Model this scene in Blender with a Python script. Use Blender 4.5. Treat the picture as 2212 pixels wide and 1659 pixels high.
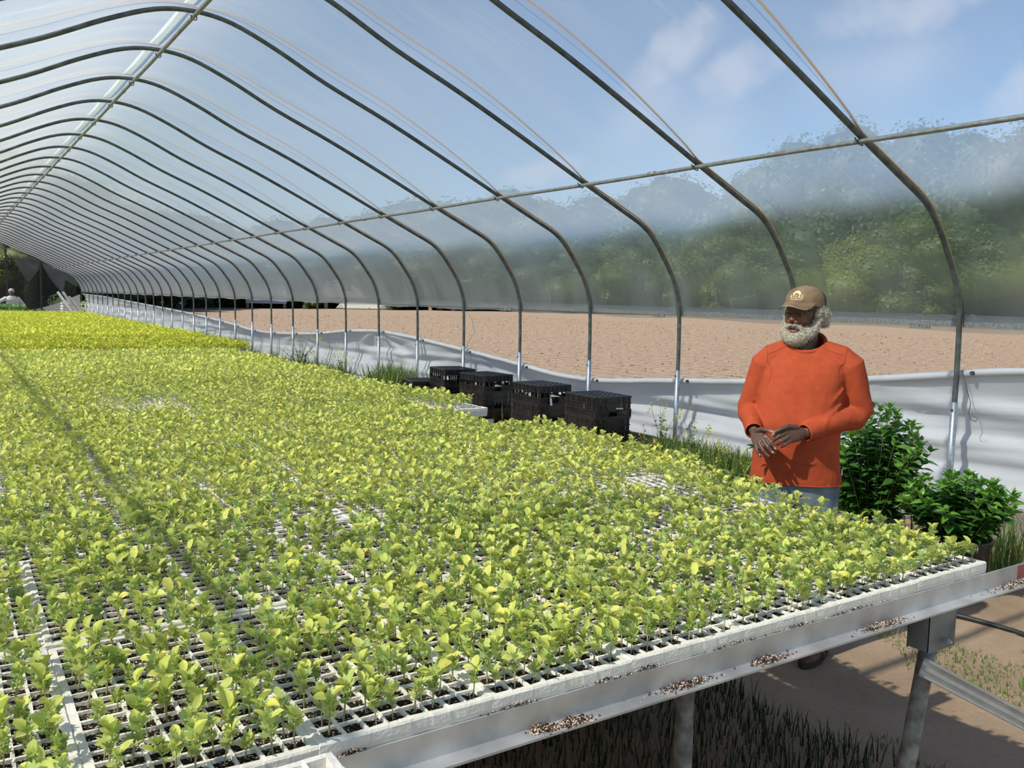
import bpy, bmesh, math, random
import numpy as np
from mathutils import Vector, Matrix, noise

for o in list(bpy.data.objects):
    bpy.data.objects.remove(o, do_unlink=True)
random.seed(7)
RNG = np.random.default_rng(11)
SC = bpy.context.scene
COL = SC.collection

# ------------------------------------------------------------------ camera
YAW, PITCH, ROLL, CAMZ = 0.57845, 0.09848, 0.02066, 1.72
fw = Vector((math.sin(YAW)*math.cos(PITCH), math.cos(YAW)*math.cos(PITCH), -math.sin(PITCH)))
rt = Vector((math.cos(YAW), -math.sin(YAW), 0)); up = rt.cross(fw)
r2 = rt*math.cos(ROLL)+up*math.sin(ROLL); u2 = -rt*math.sin(ROLL)+up*math.cos(ROLL)
cd = bpy.data.cameras.new('camera'); cam = bpy.data.objects.new('camera', cd); COL.objects.link(cam)
cam.matrix_world = Matrix(((r2.x,u2.x,-fw.x,0),(r2.y,u2.y,-fw.y,0),(r2.z,u2.z,-fw.z,CAMZ),(0,0,0,1)))
cd.sensor_width = 36; cd.lens = 1887.455/2212*36; cd.clip_end = 600; cd.clip_start = .05
SC.camera = cam
SC.view_settings.view_transform = 'Standard'; SC.view_settings.look = 'None'
SC.view_settings.gamma = 1; SC.view_settings.use_curve_mapping = False
SC.view_settings.exposure = 0.08

# ------------------------------------------------------------------ sky and sun
SUN_TRAVEL = Vector((0.97, 0.05, -1.0)).normalized()
W = bpy.data.worlds.new('sky'); SC.world = W; W.use_nodes = True
nt = W.node_tree; nt.nodes.clear()
def N(t, kind, **kw):
    n = t.nodes.new(kind)
    for k, v in kw.items(): setattr(n, k, v)
    return n
out = N(nt,'ShaderNodeOutputWorld'); bg = N(nt,'ShaderNodeBackground')
sky = N(nt,'ShaderNodeTexSky'); sky.sky_type='NISHITA'; sky.sun_disc=False
s = -SUN_TRAVEL
sky.sun_elevation = math.asin(s.z); sky.sun_rotation = math.atan2(s.x, s.y)
sky.air_density=1.0; sky.dust_density=0.25; sky.ozone_density=2.6; sky.altitude=100
tc = N(nt,'ShaderNodeTexCoord'); mp = N(nt,'ShaderNodeMapping'); mp.inputs['Scale'].default_value=(1,1,2.2)
mp.inputs['Location'].default_value=(.35,.1,.0)
nz = N(nt,'ShaderNodeTexNoise'); nz.inputs['Scale'].default_value=3.2; nz.inputs['Detail'].default_value=5; nz.inputs['Roughness'].default_value=.5
rmp = N(nt,'ShaderNodeValToRGB'); rmp.color_ramp.elements[0].position=.66; rmp.color_ramp.elements[1].position=.84
mx = N(nt,'ShaderNodeMix', data_type='RGBA'); mx.inputs[7].default_value=(7.2,7.4,8.2,1)
mul = N(nt,'ShaderNodeMath', operation='MULTIPLY'); mul.inputs[1].default_value=.75
L = nt.links.new
L(tc.outputs['Generated'], mp.inputs[0]); L(mp.outputs[0], nz.inputs['Vector']); L(nz.outputs[0], rmp.inputs[0])
L(rmp.outputs[0], mul.inputs[0]); L(mul.outputs[0], mx.inputs[0]); L(sky.outputs[0], mx.inputs[6]); L(mx.outputs[2], bg.inputs[0])
# a few separate soft clouds: centre, long axis, short axis, half sizes (all as directions in the sky)
CLOUDS=[((0.6552, 0.7093, 0.26), (0.5166, -0.6718, 0.5309), (0.5513, -0.2135, -0.8066), 0.0662, 0.0254) ,
((0.7078, 0.6651, 0.238), (0.5209, -0.719, 0.46), (0.4771, -0.2016, -0.8554), 0.0477, 0.0291) ,
((0.7898, 0.5422, 0.287), (0.555, -0.8308, 0.0423), (0.2613, 0.1258, -0.957), 0.098, 0.0254) ,
((0.5668, 0.812, 0.1395), (0.7736, -0.5827, 0.2489), (0.2834, -0.0332, -0.9584), 0.0503, 0.018) ,
((0.8686, 0.4509, 0.2056), (0.3107, -0.8186, 0.4831), (0.3861, -0.3557, -0.8511), 0.0371, 0.0318) ,
]
vn=N(nt,'ShaderNodeVectorMath',operation='NORMALIZE'); L(tc.outputs['Generated'],vn.inputs[0])
nz2=N(nt,'ShaderNodeTexNoise'); nz2.inputs['Scale'].default_value=22; nz2.inputs['Detail'].default_value=5; L(vn.outputs[0],nz2.inputs['Vector'])
col=mx.outputs[2]
def dotn(vec,e,w,c):
    d=N(nt,'ShaderNodeVectorMath',operation='DOT_PRODUCT'); L(vec,d.inputs[0]); d.inputs[1].default_value=e
    m_=N(nt,'ShaderNodeMath',operation='DIVIDE'); L(d.outputs['Value'],m_.inputs[0]); m_.inputs[1].default_value=w
    p_=N(nt,'ShaderNodeMath',operation='POWER'); L(m_.outputs[0],p_.inputs[0]); p_.inputs[1].default_value=2; return p_.outputs[0]
for c_,e1_,e2_,wa,wb in CLOUDS:
    sb=N(nt,'ShaderNodeVectorMath',operation='SUBTRACT'); L(vn.outputs[0],sb.inputs[0]); sb.inputs[1].default_value=c_
    ad=N(nt,'ShaderNodeMath',operation='ADD'); L(dotn(sb.outputs[0],e1_,wa*1.05,c_),ad.inputs[0]); L(dotn(sb.outputs[0],e2_,wb*1.05,c_),ad.inputs[1])
    a3=N(nt,'ShaderNodeVectorMath',operation='DOT_PRODUCT'); L(sb.outputs[0],a3.inputs[0]); a3.inputs[1].default_value=c_
    fb=N(nt,'ShaderNodeMath',operation='MULTIPLY'); L(a3.outputs['Value'],fb.inputs[0]); fb.inputs[1].default_value=-6
    ad2=N(nt,'ShaderNodeMath',operation='ADD'); L(ad.outputs[0],ad2.inputs[0]); L(fb.outputs[0],ad2.inputs[1])
    ns=N(nt,'ShaderNodeMath',operation='MULTIPLY_ADD'); L(nz2.outputs[0],ns.inputs[0]); ns.inputs[1].default_value=2.4; ns.inputs[2].default_value=-1.15
    ad3=N(nt,'ShaderNodeMath',operation='ADD'); L(ad2.outputs[0],ad3.inputs[0]); L(ns.outputs[0],ad3.inputs[1])
    mr=N(nt,'ShaderNodeMapRange',interpolation_type='SMOOTHSTEP'); mr.inputs[1].default_value=1.15; mr.inputs[2].default_value=-.3; mr.inputs[3].default_value=0; mr.inputs[4].default_value=.85; L(ad3.outputs[0],mr.inputs[0])
    mm=N(nt,'ShaderNodeMix',data_type='RGBA'); mm.inputs[7].default_value=(6.3,6.2,6.9,1); L(mr.outputs[0],mm.inputs[0]); L(col,mm.inputs[6]); col=mm.outputs[2]
L(col,bg.inputs[0])
bg.inputs[1].default_value = 0.14
L(bg.outputs[0], out.inputs[0])
sd = bpy.data.lights.new('sun','SUN'); sd.energy = 8.6; sd.angle = math.radians(.7); sd.color=(1,.95,.86)
sun = bpy.data.objects.new('sun', sd); COL.objects.link(sun)
sun.rotation_euler = SUN_TRAVEL.to_track_quat('-Z','Y').to_euler(); sun.location=(-20,-5,25)

# ------------------------------------------------------------------ helpers
def tag(o, label=None, cat=None, group=None, kind=None):
    if label: o['label']=label
    if cat: o['category']=cat
    if group: o['group']=group
    if kind: o['kind']=kind
    return o
def link(o, parent=None):
    COL.objects.link(o)
    if parent is not None: o.parent = parent
    return o
def obj(name, me, mat=None, parent=None, loc=(0,0,0), rot=(0,0,0)):
    o = bpy.data.objects.new(name, me)
    if mat is not None and me is not None and len(me.materials)==0: me.materials.append(mat)
    o.location = loc; o.rotation_euler = rot
    return link(o, parent)
def thing(name, label, cat, loc=(0,0,0), rz=0, group=None):
    o = bpy.data.objects.new(name, None); o.empty_display_size=.05
    o.location = loc; o.rotation_euler=(0,0,rz); link(o)
    return tag(o, label, cat, group)
def copy_tree(o, parent=None):
    c = o.copy(); COL.objects.link(c)
    if parent is not None: c.parent = parent
    for ch in o.children: copy_tree(ch, c)
    return c
class MB:
    """collects simple shapes, then builds ONE mesh"""
    def __init__(s): s.v=[]; s.f=[]; s.c=[]
    def add(s, vs, fs, col=None):
        k=len(s.v); s.v+= [tuple(v) for v in vs]; s.f+= [tuple(i+k for i in f) for f in fs]
        s.c += [col or (1,1,1)]*len(vs); return s
    def box(s, a, b, col=None, M=None):
        x0,y0,z0=a; x1,y1,z1=b
        vs=[Vector(p) for p in ((x0,y0,z0),(x1,y0,z0),(x1,y1,z0),(x0,y1,z0),(x0,y0,z1),(x1,y0,z1),(x1,y1,z1),(x0,y1,z1))]
        if M is not None: vs=[M@v for v in vs]
        return s.add(vs, ((0,3,2,1),(4,5,6,7),(0,1,5,4),(1,2,6,5),(2,3,7,6),(3,0,4,7)), col)
    def tube(s, pts, r, n=8, col=None, cap=True):
        pts=[Vector(p) for p in pts]; rings=[]; ref=None
        for i,p in enumerate(pts):
            d=(pts[min(i+1,len(pts)-1)]-pts[max(i-1,0)]).normalized()
            if ref is None:
                ref = Vector((0,0,1)) if abs(d.z)<.9 else Vector((1,0,0))
            a=(ref-d*ref.dot(d)).normalized(); ref=a; b=d.cross(a)
            rr = r[i] if isinstance(r,(list,tuple)) else r
            rings.append([p+a*rr*math.cos(2*math.pi*k/n)+b*rr*math.sin(2*math.pi*k/n) for k in range(n)])
        vs=[v for R_ in rings for v in R_]; fs=[]
        for i in range(len(pts)-1):
            for k in range(n):
                fs.append((i*n+k, i*n+(k+1)%n, (i+1)*n+(k+1)%n, (i+1)*n+k))
        if cap:
            fs.append(tuple(range(n-1,-1,-1))); fs.append(tuple(range((len(pts)-1)*n, len(pts)*n)))
        return s.add(vs, fs, col)
    def loft(s, rings, col=None, cap=True):
        n=len(rings[0]); vs=[v for R_ in rings for v in R_]; fs=[]
        for i in range(len(rings)-1):
            for k in range(n):
                fs.append((i*n+k, i*n+(k+1)%n, (i+1)*n+(k+1)%n, (i+1)*n+k))
        if cap:
            fs.append(tuple(range(n-1,-1,-1))); fs.append(tuple(range((len(rings)-1)*n, len(rings)*n)))
        return s.add(vs, fs, col)
    def ball(s, c, r, n=10, m=7, M=None, col=None):
        c=Vector(c); r=Vector(r) if not isinstance(r,(int,float)) else Vector((r,r,r)); vs=[];fs=[]
        for j in range(m+1):
            t=math.pi*j/m
            for k in range(n):
                a=2*math.pi*k/n
                p=Vector((r.x*math.sin(t)*math.cos(a), r.y*math.sin(t)*math.sin(a), r.z*math.cos(t)))
                if M is not None: p=M@p
                vs.append(c+p)
        for j in range(m):
            for k in range(n):
                fs.append((j*n+k,(j+1)*n+k,(j+1)*n+(k+1)%n,j*n+(k+1)%n))
        return s.add(vs,fs,col)
    def mesh(s, name, smooth=False, colors=False):
        me=bpy.data.meshes.new(name); me.from_pydata(s.v,[],s.f); me.update()
        if colors:
            ca=me.color_attributes.new('tint','FLOAT_COLOR','POINT')
            ca.data.foreach_set('color', np.array([(c[0],c[1],c[2],1) for c in s.c],dtype=np.float32).ravel())
        if smooth: me.polygons.foreach_set('use_smooth',[True]*len(me.polygons))
        return me
    def build(s, name, mat, parent=None, smooth=False, colors=False, loc=(0,0,0), rot=(0,0,0)):
        return obj(name, s.mesh(name,smooth,colors), mat, parent, loc, rot)
def np_mesh(name, V, F, C=None, smooth=False):
    """triangle mesh from arrays"""
    V=np.asarray(V,np.float32); F=np.asarray(F,np.int32)
    me=bpy.data.meshes.new(name)
    me.vertices.add(len(V)); me.vertices.foreach_set('co',V.ravel())
    me.loops.add(F.size); me.loops.foreach_set('vertex_index',F.ravel())
    k=F.shape[1]
    me.polygons.add(len(F)); me.polygons.foreach_set('loop_start',np.arange(0,F.size,k,dtype=np.int32))
    me.polygons.foreach_set('loop_total',np.full(len(F),k,np.int32))
    if smooth: me.polygons.foreach_set('use_smooth',np.ones(len(F),bool))
    me.update(calc_edges=True)
    if C is not None:
        ca=me.color_attributes.new('tint','FLOAT_COLOR','POINT')
        C=np.asarray(C,np.float32)
        if C.shape[1]==3: C=np.hstack([C,np.ones((len(C),1),np.float32)])
        ca.data.foreach_set('color',C.ravel())
    return me
def remeshed(mb, voxel, smooth_it=4, factor=.5):
    """voxel-unite the overlapping lofts of an MB into one continuous skin"""
    me=mb.mesh('tmp'); o=bpy.data.objects.new('tmp',me); COL.objects.link(o)
    m=o.modifiers.new('r','REMESH'); m.mode='VOXEL'; m.voxel_size=voxel
    if smooth_it:
        k=o.modifiers.new('s','SMOOTH'); k.iterations=smooth_it; k.factor=factor
    dg=bpy.context.evaluated_depsgraph_get(); dg.update()
    r=bpy.data.meshes.new_from_object(o.evaluated_get(dg))
    bpy.data.objects.remove(o, do_unlink=True); bpy.data.meshes.remove(me)
    r.polygons.foreach_set('use_smooth',[True]*len(r.polygons))
    return r

# ------------------------------------------------------------------ materials
def mat(name, color=(.5,.5,.5), rough=.6, metal=0, var=0, vscale=20, bump=0, bscale=60, tint=False, col2=None, detail=4, spec=.5):
    m=bpy.data.materials.new(name); m.use_nodes=True; t=m.node_tree; b=t.nodes['Principled BSDF']
    b.inputs['Base Color'].default_value=(*color,1); b.inputs['Roughness'].default_value=rough
    b.inputs['Metallic'].default_value=metal; b.inputs['Specular IOR Level'].default_value=spec
    tcn=N(t,'ShaderNodeTexCoord'); src=None
    if var or col2:
        n=N(t,'ShaderNodeTexNoise'); n.inputs['Scale'].default_value=vscale; n.inputs['Detail'].default_value=detail
        t.links.new(tcn.outputs['Object'],n.inputs['Vector'])
        r=N(t,'ShaderNodeValToRGB'); r.color_ramp.elements[0].position=.35; r.color_ramp.elements[1].position=.65
        c2=col2 or tuple(min(1,c*(1+var)) for c in color); c1=color if col2 else tuple(c*(1-var) for c in color)
        r.color_ramp.elements[0].color=(*c1,1); r.color_ramp.elements[1].color=(*c2,1)
        t.links.new(n.outputs[0],r.inputs[0]); src=r.outputs[0]
    if tint:
        a=N(t,'ShaderNodeVertexColor'); a.layer_name='tint'
        if src is None: src=a.outputs[0]
        else:
            k=N(t,'ShaderNodeMix',data_type='RGBA',blend_type='MULTIPLY'); k.inputs[0].default_value=1
            t.links.new(a.outputs[0],k.inputs[6]); t.links.new(src,k.inputs[7]); src=k.outputs[2]
    if src is not None: t.links.new(src,b.inputs['Base Color'])
    if bump:
        n=N(t,'ShaderNodeTexNoise'); n.inputs['Scale'].default_value=bscale; n.inputs['Detail'].default_value=4
        t.links.new(tcn.outputs['Object'],n.inputs['Vector'])
        q=N(t,'ShaderNodeBump'); q.inputs['Strength'].default_value=bump; q.inputs['Distance'].default_value=.01
        t.links.new(n.outputs[0],q.inputs['Height']); t.links.new(q.outputs[0],b.inputs['Normal'])
    return m
def leaf_mat(name, trans=.45, rough=.5, tint=True, color=(.3,.4,.1), spec=.3):
    m=bpy.data.materials.new(name); m.use_nodes=True; t=m.node_tree; b=t.nodes['Principled BSDF']; o=t.nodes['Material Output']
    b.inputs['Roughness'].default_value=rough; b.inputs['Specular IOR Level'].default_value=spec
    tr=N(t,'ShaderNodeBsdfTranslucent'); ms=N(t,'ShaderNodeMixShader'); ms.inputs[0].default_value=trans
    if tint:
        a=N(t,'ShaderNodeVertexColor'); a.layer_name='tint'; c=a.outputs[0]
        oi=N(t,'ShaderNodeObjectInfo'); 
        t.links.new(c,b.inputs['Base Color']); t.links.new(c,tr.inputs[0])
    else:
        b.inputs['Base Color'].default_value=(*color,1); tr.inputs[0].default_value=(*color,1)
    t.links.new(b.outputs[0],ms.inputs[1]); t.links.new(tr.outputs[0],ms.inputs[2]); t.links.new(ms.outputs[0],o.inputs[0])
    return m
M_GALV = mat('galvanised', (.105,.118,.11), .5, .4, var=.3, vscale=14, bump=.1, bscale=200)
M_GALVB= mat('bright_galvanised', (.5,.55,.56), .35, .8, var=.15, vscale=30)
M_RAIL = mat('weathered_zinc_rail', (.22,.23,.23), .5, .5, var=.35, vscale=60, detail=8)
M_ALU  = mat('dull_aluminium', (.56,.545,.52), .42, .5, var=.24, vscale=7, bump=.04, bscale=60)
M_BRACE= mat('pale_zinc_strut', (.60,.585,.55), .42, .12, var=.12, vscale=14)
M_RED  = mat('red_paint_wear', (.36,.1,.09), .5, .3, var=.3, vscale=20)
M_STEEL= mat('grey_painted_sheet', (.20,.20,.19), .6, .2, var=.35, vscale=9)
M_PIPE = mat('rusty_leg_pipe', (.16,.14,.11), .75, .1, col2=(.36,.33,.27), vscale=28, bump=.1)
M_FOAM = mat('white_foam', (.82,.765,.655), .85, 0, var=.06, vscale=30, bump=.25, bscale=160)
M_WOOD = mat('weathered_board', (.30,.26,.21), .85, 0, var=.3, vscale=12, bump=.2)
M_WHITEW=mat('white_painted_board', (.75,.73,.68), .7, 0, var=.05)
M_LUMBER=mat('pale_lumber',(.62,.52,.36),.7,0,var=.12,vscale=14)
M_BLACK= mat('black_plastic', (.020,.018,.017), .32, 0, var=.3, vscale=9)
M_POT  = mat('black_pot', (.02,.02,.021), .42, 0, var=.4, vscale=25, bump=.05)
M_HOSE = mat('black_hose', (.02,.02,.02), .5)
M_ROPE = mat('tan_rope', (.72,.38,.12), .9, 0, var=.2, vscale=80, bump=.3)
M_WIRE = mat('dark_wire', (.08,.07,.06), .6, .5)
M_BARK = mat('bark', (.11,.085,.06), .95, 0, var=.3, vscale=4)
M_STEM = mat('plant_stem', (.23,.26,.08), .7, tint=False, var=.2)
M_LEAF = leaf_mat('leaf', .35)
M_LEAFG= leaf_mat('glossy_leaf', .3, .33, spec=.5)
M_ORANGE=mat('orange_plastic',(.55,.13,.02),.45)
M_WHITE= mat('white_plastic',(.8,.8,.78),.5)
M_DARK = mat('dark_vehicle',(.03,.03,.035),.5)
M_CHROME=mat('wheel_metal',(.6,.6,.6),.3,.9)
M_BRICK= mat('far_brick',(.3,.2,.15),.9,0,var=.2,vscale=5)
# ------------------------------------------------------------------ film and cover materials
def film_material():
    m=bpy.data.materials.new('polythene_film'); m.use_nodes=True; t=m.node_tree; t.nodes.clear(); l=t.links.new
    o=N(t,'ShaderNodeOutputMaterial'); tcn=N(t,'ShaderNodeTexCoord')
    tr=N(t,'ShaderNodeBsdfTransparent'); tr.inputs[0].default_value=(.93,.96,.97,1)
    rf=N(t,'ShaderNodeBsdfRefraction'); rf.inputs['IOR'].default_value=1.05; rf.inputs['Roughness'].default_value=.5; rf.inputs[0].default_value=(.93,.96,.97,1)
    tm_=N(t,'ShaderNodeMixShader'); tm_.inputs[0].default_value=.52; l(tr.outputs[0],tm_.inputs[1]); l(rf.outputs[0],tm_.inputs[2]); tr=tm_
    di=N(t,'ShaderNodeBsdfDiffuse'); di.inputs[0].default_value=(.80,.84,.86,1)
    tl=N(t,'ShaderNodeBsdfTranslucent'); tl.inputs[0].default_value=(.80,.84,.86,1)
    dm=N(t,'ShaderNodeMixShader'); dm.inputs[0].default_value=.45; l(di.outputs[0],dm.inputs[1]); l(tl.outputs[0],dm.inputs[2])
    # streaky dirt and stretch marks: noise drawn out along the curve of the hoops
    mp=N(t,'ShaderNodeMapping'); mp.inputs['Scale'].default_value=(.5,2.2,.5); l(tcn.outputs['Object'],mp.inputs[0])
    n1=N(t,'ShaderNodeTexNoise'); n1.inputs['Scale'].default_value=1.3; n1.inputs['Detail'].default_value=3; l(mp.outputs[0],n1.inputs['Vector'])
    mp2=N(t,'ShaderNodeMapping'); mp2.inputs['Scale'].default_value=(.7,9,.7); l(tcn.outputs['Object'],mp2.inputs[0])
    n2=N(t,'ShaderNodeTexNoise'); n2.inputs['Scale'].default_value=1.7; n2.inputs['Detail'].default_value=5; l(mp2.outputs[0],n2.inputs['Vector'])
    r2=N(t,'ShaderNodeMapRange'); r2.inputs[1].default_value=.60; r2.inputs[2].default_value=.78; r2.inputs[3].default_value=0; r2.inputs[4].default_value=.16; l(n2.outputs[0],r2.inputs[0])
    r1=N(t,'ShaderNodeMapRange'); r1.inputs[1].default_value=.3; r1.inputs[2].default_value=.7; r1.inputs[3].default_value=.05; r1.inputs[4].default_value=.18; l(n1.outputs[0],r1.inputs[0])
    # a thin scattering sheet: the more obliquely it is crossed the more of it lies in the path
    lw=N(t,'ShaderNodeLayerWeight'); lw.inputs[0].default_value=.5
    pw=N(t,'ShaderNodeMath',operation='POWER'); pw.inputs[1].default_value=2.2; l(lw.outputs['Facing'],pw.inputs[0])
    pm=N(t,'ShaderNodeMath',operation='MULTIPLY'); pm.inputs[1].default_value=.62; l(pw.outputs[0],pm.inputs[0])
    a1=N(t,'ShaderNodeMath',operation='ADD'); l(r1.outputs[0],a1.inputs[0]); l(r2.outputs[0],a1.inputs[1])
    a2=N(t,'ShaderNodeMath',operation='ADD'); a2.use_clamp=True; l(a1.outputs[0],a2.inputs[0]); l(pm.outputs[0],a2.inputs[1])
    mx1=N(t,'ShaderNodeMixShader'); l(a2.outputs[0],mx1.inputs[0]); l(tr.outputs[0],mx1.inputs[1]); l(dm.outputs[0],mx1.inputs[2])
    gl=N(t,'ShaderNodeBsdfGlossy'); gl.inputs['Roughness'].default_value=.18
    fr=N(t,'ShaderNodeFresnel'); fr.inputs[0].default_value=1.35
    bp=N(t,'ShaderNodeBump'); bp.inputs['Strength'].default_value=.35; bp.inputs['Distance'].default_value=.05; l(n2.outputs[0],bp.inputs['Height'])
    l(bp.outputs[0],gl.inputs['Normal'])
    fm=N(t,'ShaderNodeMath',operation='MULTIPLY'); fm.inputs[1].default_value=.5; l(fr.outputs[0],fm.inputs[0])
    mx2=N(t,'ShaderNodeMixShader'); l(fm.outputs[0],mx2.inputs[0]); l(mx1.outputs[0],mx2.inputs[1]); l(gl.outputs[0],mx2.inputs[2])
    l(mx2.outputs[0],o.inputs[0]); return m
M_FILM=film_material()
def sheet_mat(name,col,trans=.35,bump=.2,bs=3):
    m=bpy.data.materials.new(name); m.use_nodes=True; t=m.node_tree; b=t.nodes['Principled BSDF']; o=t.nodes['Material Output']
    b.inputs['Base Color'].default_value=(*col,1); b.inputs['Roughness'].default_value=.45
    tl=N(t,'ShaderNodeBsdfTranslucent'); tl.inputs[0].default_value=(*col,1); ms=N(t,'ShaderNodeMixShader'); ms.inputs[0].default_value=trans
    t.links.new(b.outputs[0],ms.inputs[1]); t.links.new(tl.outputs[0],ms.inputs[2]); t.links.new(ms.outputs[0],o.inputs[0])
    tcn=N(t,'ShaderNodeTexCoord'); n=N(t,'ShaderNodeTexNoise'); n.inputs['Scale'].default_value=bs; n.inputs['Detail'].default_value=5
    mp=N(t,'ShaderNodeMapping'); mp.inputs['Scale'].default_value=(1,.5,2.5); t.links.new(tcn.outputs['Object'],mp.inputs[0]); t.links.new(mp.outputs[0],n.inputs['Vector'])
    q=N(t,'ShaderNodeBump'); q.inputs['Strength'].default_value=bump; q.inputs['Distance'].default_value=.05
    t.links.new(n.outputs[0],q.inputs['Height']); t.links.new(q.outputs[0],b.inputs['Normal']); return m
M_CURT=sheet_mat('white_poly_curtain',(.66,.67,.68),.22)
M_SEAM=sheet_mat('ridge_glint_strip',(.85,.9,.9),.6,.05)  # pale colour for the painted reflection beside the ridge pipe

# ------------------------------------------------------------------ hoop house
RX=1.968                                  # ridge
SP=1.5163; Y0=3.737                       # hoop spacing and the nearest hoop in view
HOOPS=[Y0+i*SP for i in range(-4,34)]
YA, YB = HOOPS[0], HOOPS[-1]
prof_r=[(0,4.185),(.33,4.14),(.73,3.98),(1.22,3.74),(1.88,3.46),(2.55,3.15),(3.2,2.84),(3.69,2.61),(3.98,2.47),(4.15,2.33),(4.32,2.11),(4.44,1.92),(4.525,1.66),(4.545,1.3),(4.545,.9)]
def catmull(P,n=5):
    P=[Vector(p) for p in P]; out=[]
    for i in range(len(P)-1):
        a=P[max(i-1,0)];b=P[i];c=P[i+1];d=P[min(i+2,len(P)-1)]
        if i==0: a=Vector((-P[1][0],P[1][1])) if len(P[0])==2 else a
        for k in range(n):
            t=k/n; out.append(.5*((2*b)+(c-a)*t+(2*a-5*b+4*c-d)*t*t+(3*b-a-3*c+d)*t**3))
    out.append(P[-1]); return out
half=catmull(prof_r,4)
PROF=[(RX-p[0],p[1]) for p in reversed(half[1:])]+[(RX+p[0],p[1]) for p in half]
XR, XL = RX+4.545, RX-4.545

def make_hoop():
    h=thing('greenhouse_hoop','',None)
    m=MB(); m.tube([(x,0,z) for x,z in PROF],.021,8); m.build('bow',M_GALV,h,smooth=True)
    for X,sg in ((XR,1),(XL,-1)):
        m=MB(); m.tube([(X,0,-.02),(X,0,.99)],.026,10); m.build('ground_post',M_GALVB,h,smooth=True)
        for q_ in ((X-.03,0,1.575),(X-.03,0,1.64),(X-.036,0,.93)):
            m=MB(); m.tube([q_,(q_[0]+.012,0,q_[2])],.008,6); m.build('bolt',M_WIRE,h)
    for X,Z in ((RX,4.125),(RX+3.19,2.795),(RX-3.19,2.795)):
        m=MB(); m.tube([(X-.026,.016,Z+.03),(X-.022,-.01,Z-.008),(X-.01,-.022,Z-.021),(X+.01,-.022,Z-.021),(X+.022,-.01,Z-.008),(X+.026,.016,Z+.03)],.0045,5); m.build('clamp',M_WIRE,h)
    return h
proto=make_hoop()
ORD=['nearest','second','third','fourth','fifth','sixth','seventh','eighth','ninth','tenth','eleventh','twelfth','thirteenth','fourteenth','fifteenth','sixteenth','seventeenth','eighteenth','nineteenth','twentieth']
ORD+=['twenty-'+w for w in ('first','second','third','fourth','fifth','sixth','seventh','eighth','ninth')]+['thirtieth']+['thirty-'+w for w in ('first','second','third','fourth','fifth')]
def ordw(i): return 'first' if i==0 else ORD[i]
for i,y in enumerate(HOOPS):
    o = proto if i==0 else copy_tree(proto)
    o.location=(0,y,0); k=i-4
    if k<0: tag(o,'grey steel hoop out of frame, %s back behind the nearest hoop in view'%['','first','second','third','fourth'][-k],'hoop','greenhouse hoops')
    elif k==0: tag(o,'nearest grey steel hoop in view, its post at the right beyond the potted shrubs','hoop','greenhouse hoops')
    elif k==1: tag(o,'grey steel hoop coming down behind the capped man\'s head','hoop','greenhouse hoops')
    elif i==len(HOOPS)-1: tag(o,'last grey steel hoop at the far open end of the greenhouse','hoop','greenhouse hoops')
    else: tag(o,'grey steel greenhouse hoop, %s along from the one at the right edge'%ORD[k],'hoop','greenhouse hoops')

def along(name,X,Z,r,label,mt):
    m=MB(); ys=[YA-.2]+[y+dy for y in HOOPS for dy in (-.5,.5)]+[YB+.2]
    m.tube([(X,y,Z+.004*math.sin(y*1.7)) for y in ys],r,8)
    for y in np.arange(YA+2,YB,6.1): m.tube([(X,y-.04,Z+.002),(X,y+.04,Z+.002)],r+.004,8)
    return tag(m.build(name,mt,smooth=True),label,'pipe')
along('ridge_pipe',RX,4.125,.017,'grey ridge pipe running under the peak of the hoops','') if False else None
M_PURL=mat('purlin_zinc',(.26,.27,.25),.5,.45,var=.2,vscale=20)
along('ridge_pipe',RX,4.14,.019,'grey ridge pipe running under the peaks of all the hoops',M_PURL)
along('purlin_pipe',RX+3.19,2.800,.017,'grey purlin pipe along the right slope of the roof',M_PURL)
along('purlin_pipe',RX-3.19,2.800,.017,'grey purlin pipe along the left slope of the roof',M_PURL)

for sg,lab in ((1,'right'),(-1,'left')):
    h=thing('side_rail','long dented zinc side rail bolted to the %s posts under the film'%lab,'rail')
    X=RX+sg*4.575
    for a,b in zip(HOOPS[:-1],HOOPS[1:]):
        m=MB(); m.box((X-.012,a+.022,1.567),(X+.012,b-.012,1.655)); m.box((X-.016,a+.022,1.649),(X+.016,b-.012,1.657))
        dz=random.uniform(-.0015,.0015)
        m.build('rail_section',M_RAIL,h,loc=(0,0,dz))
    for j,a in enumerate(HOOPS):
        if j%2==0:
            m=MB(); m.box((X-.022,a+.25,1.545),(X-.012,a+.43,1.575)); m.tube([(X-.03,a+.34,1.57),(X-.02,a+.34,1.57)],.008,6); m.build('splice_bracket',M_RAIL,h)

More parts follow.
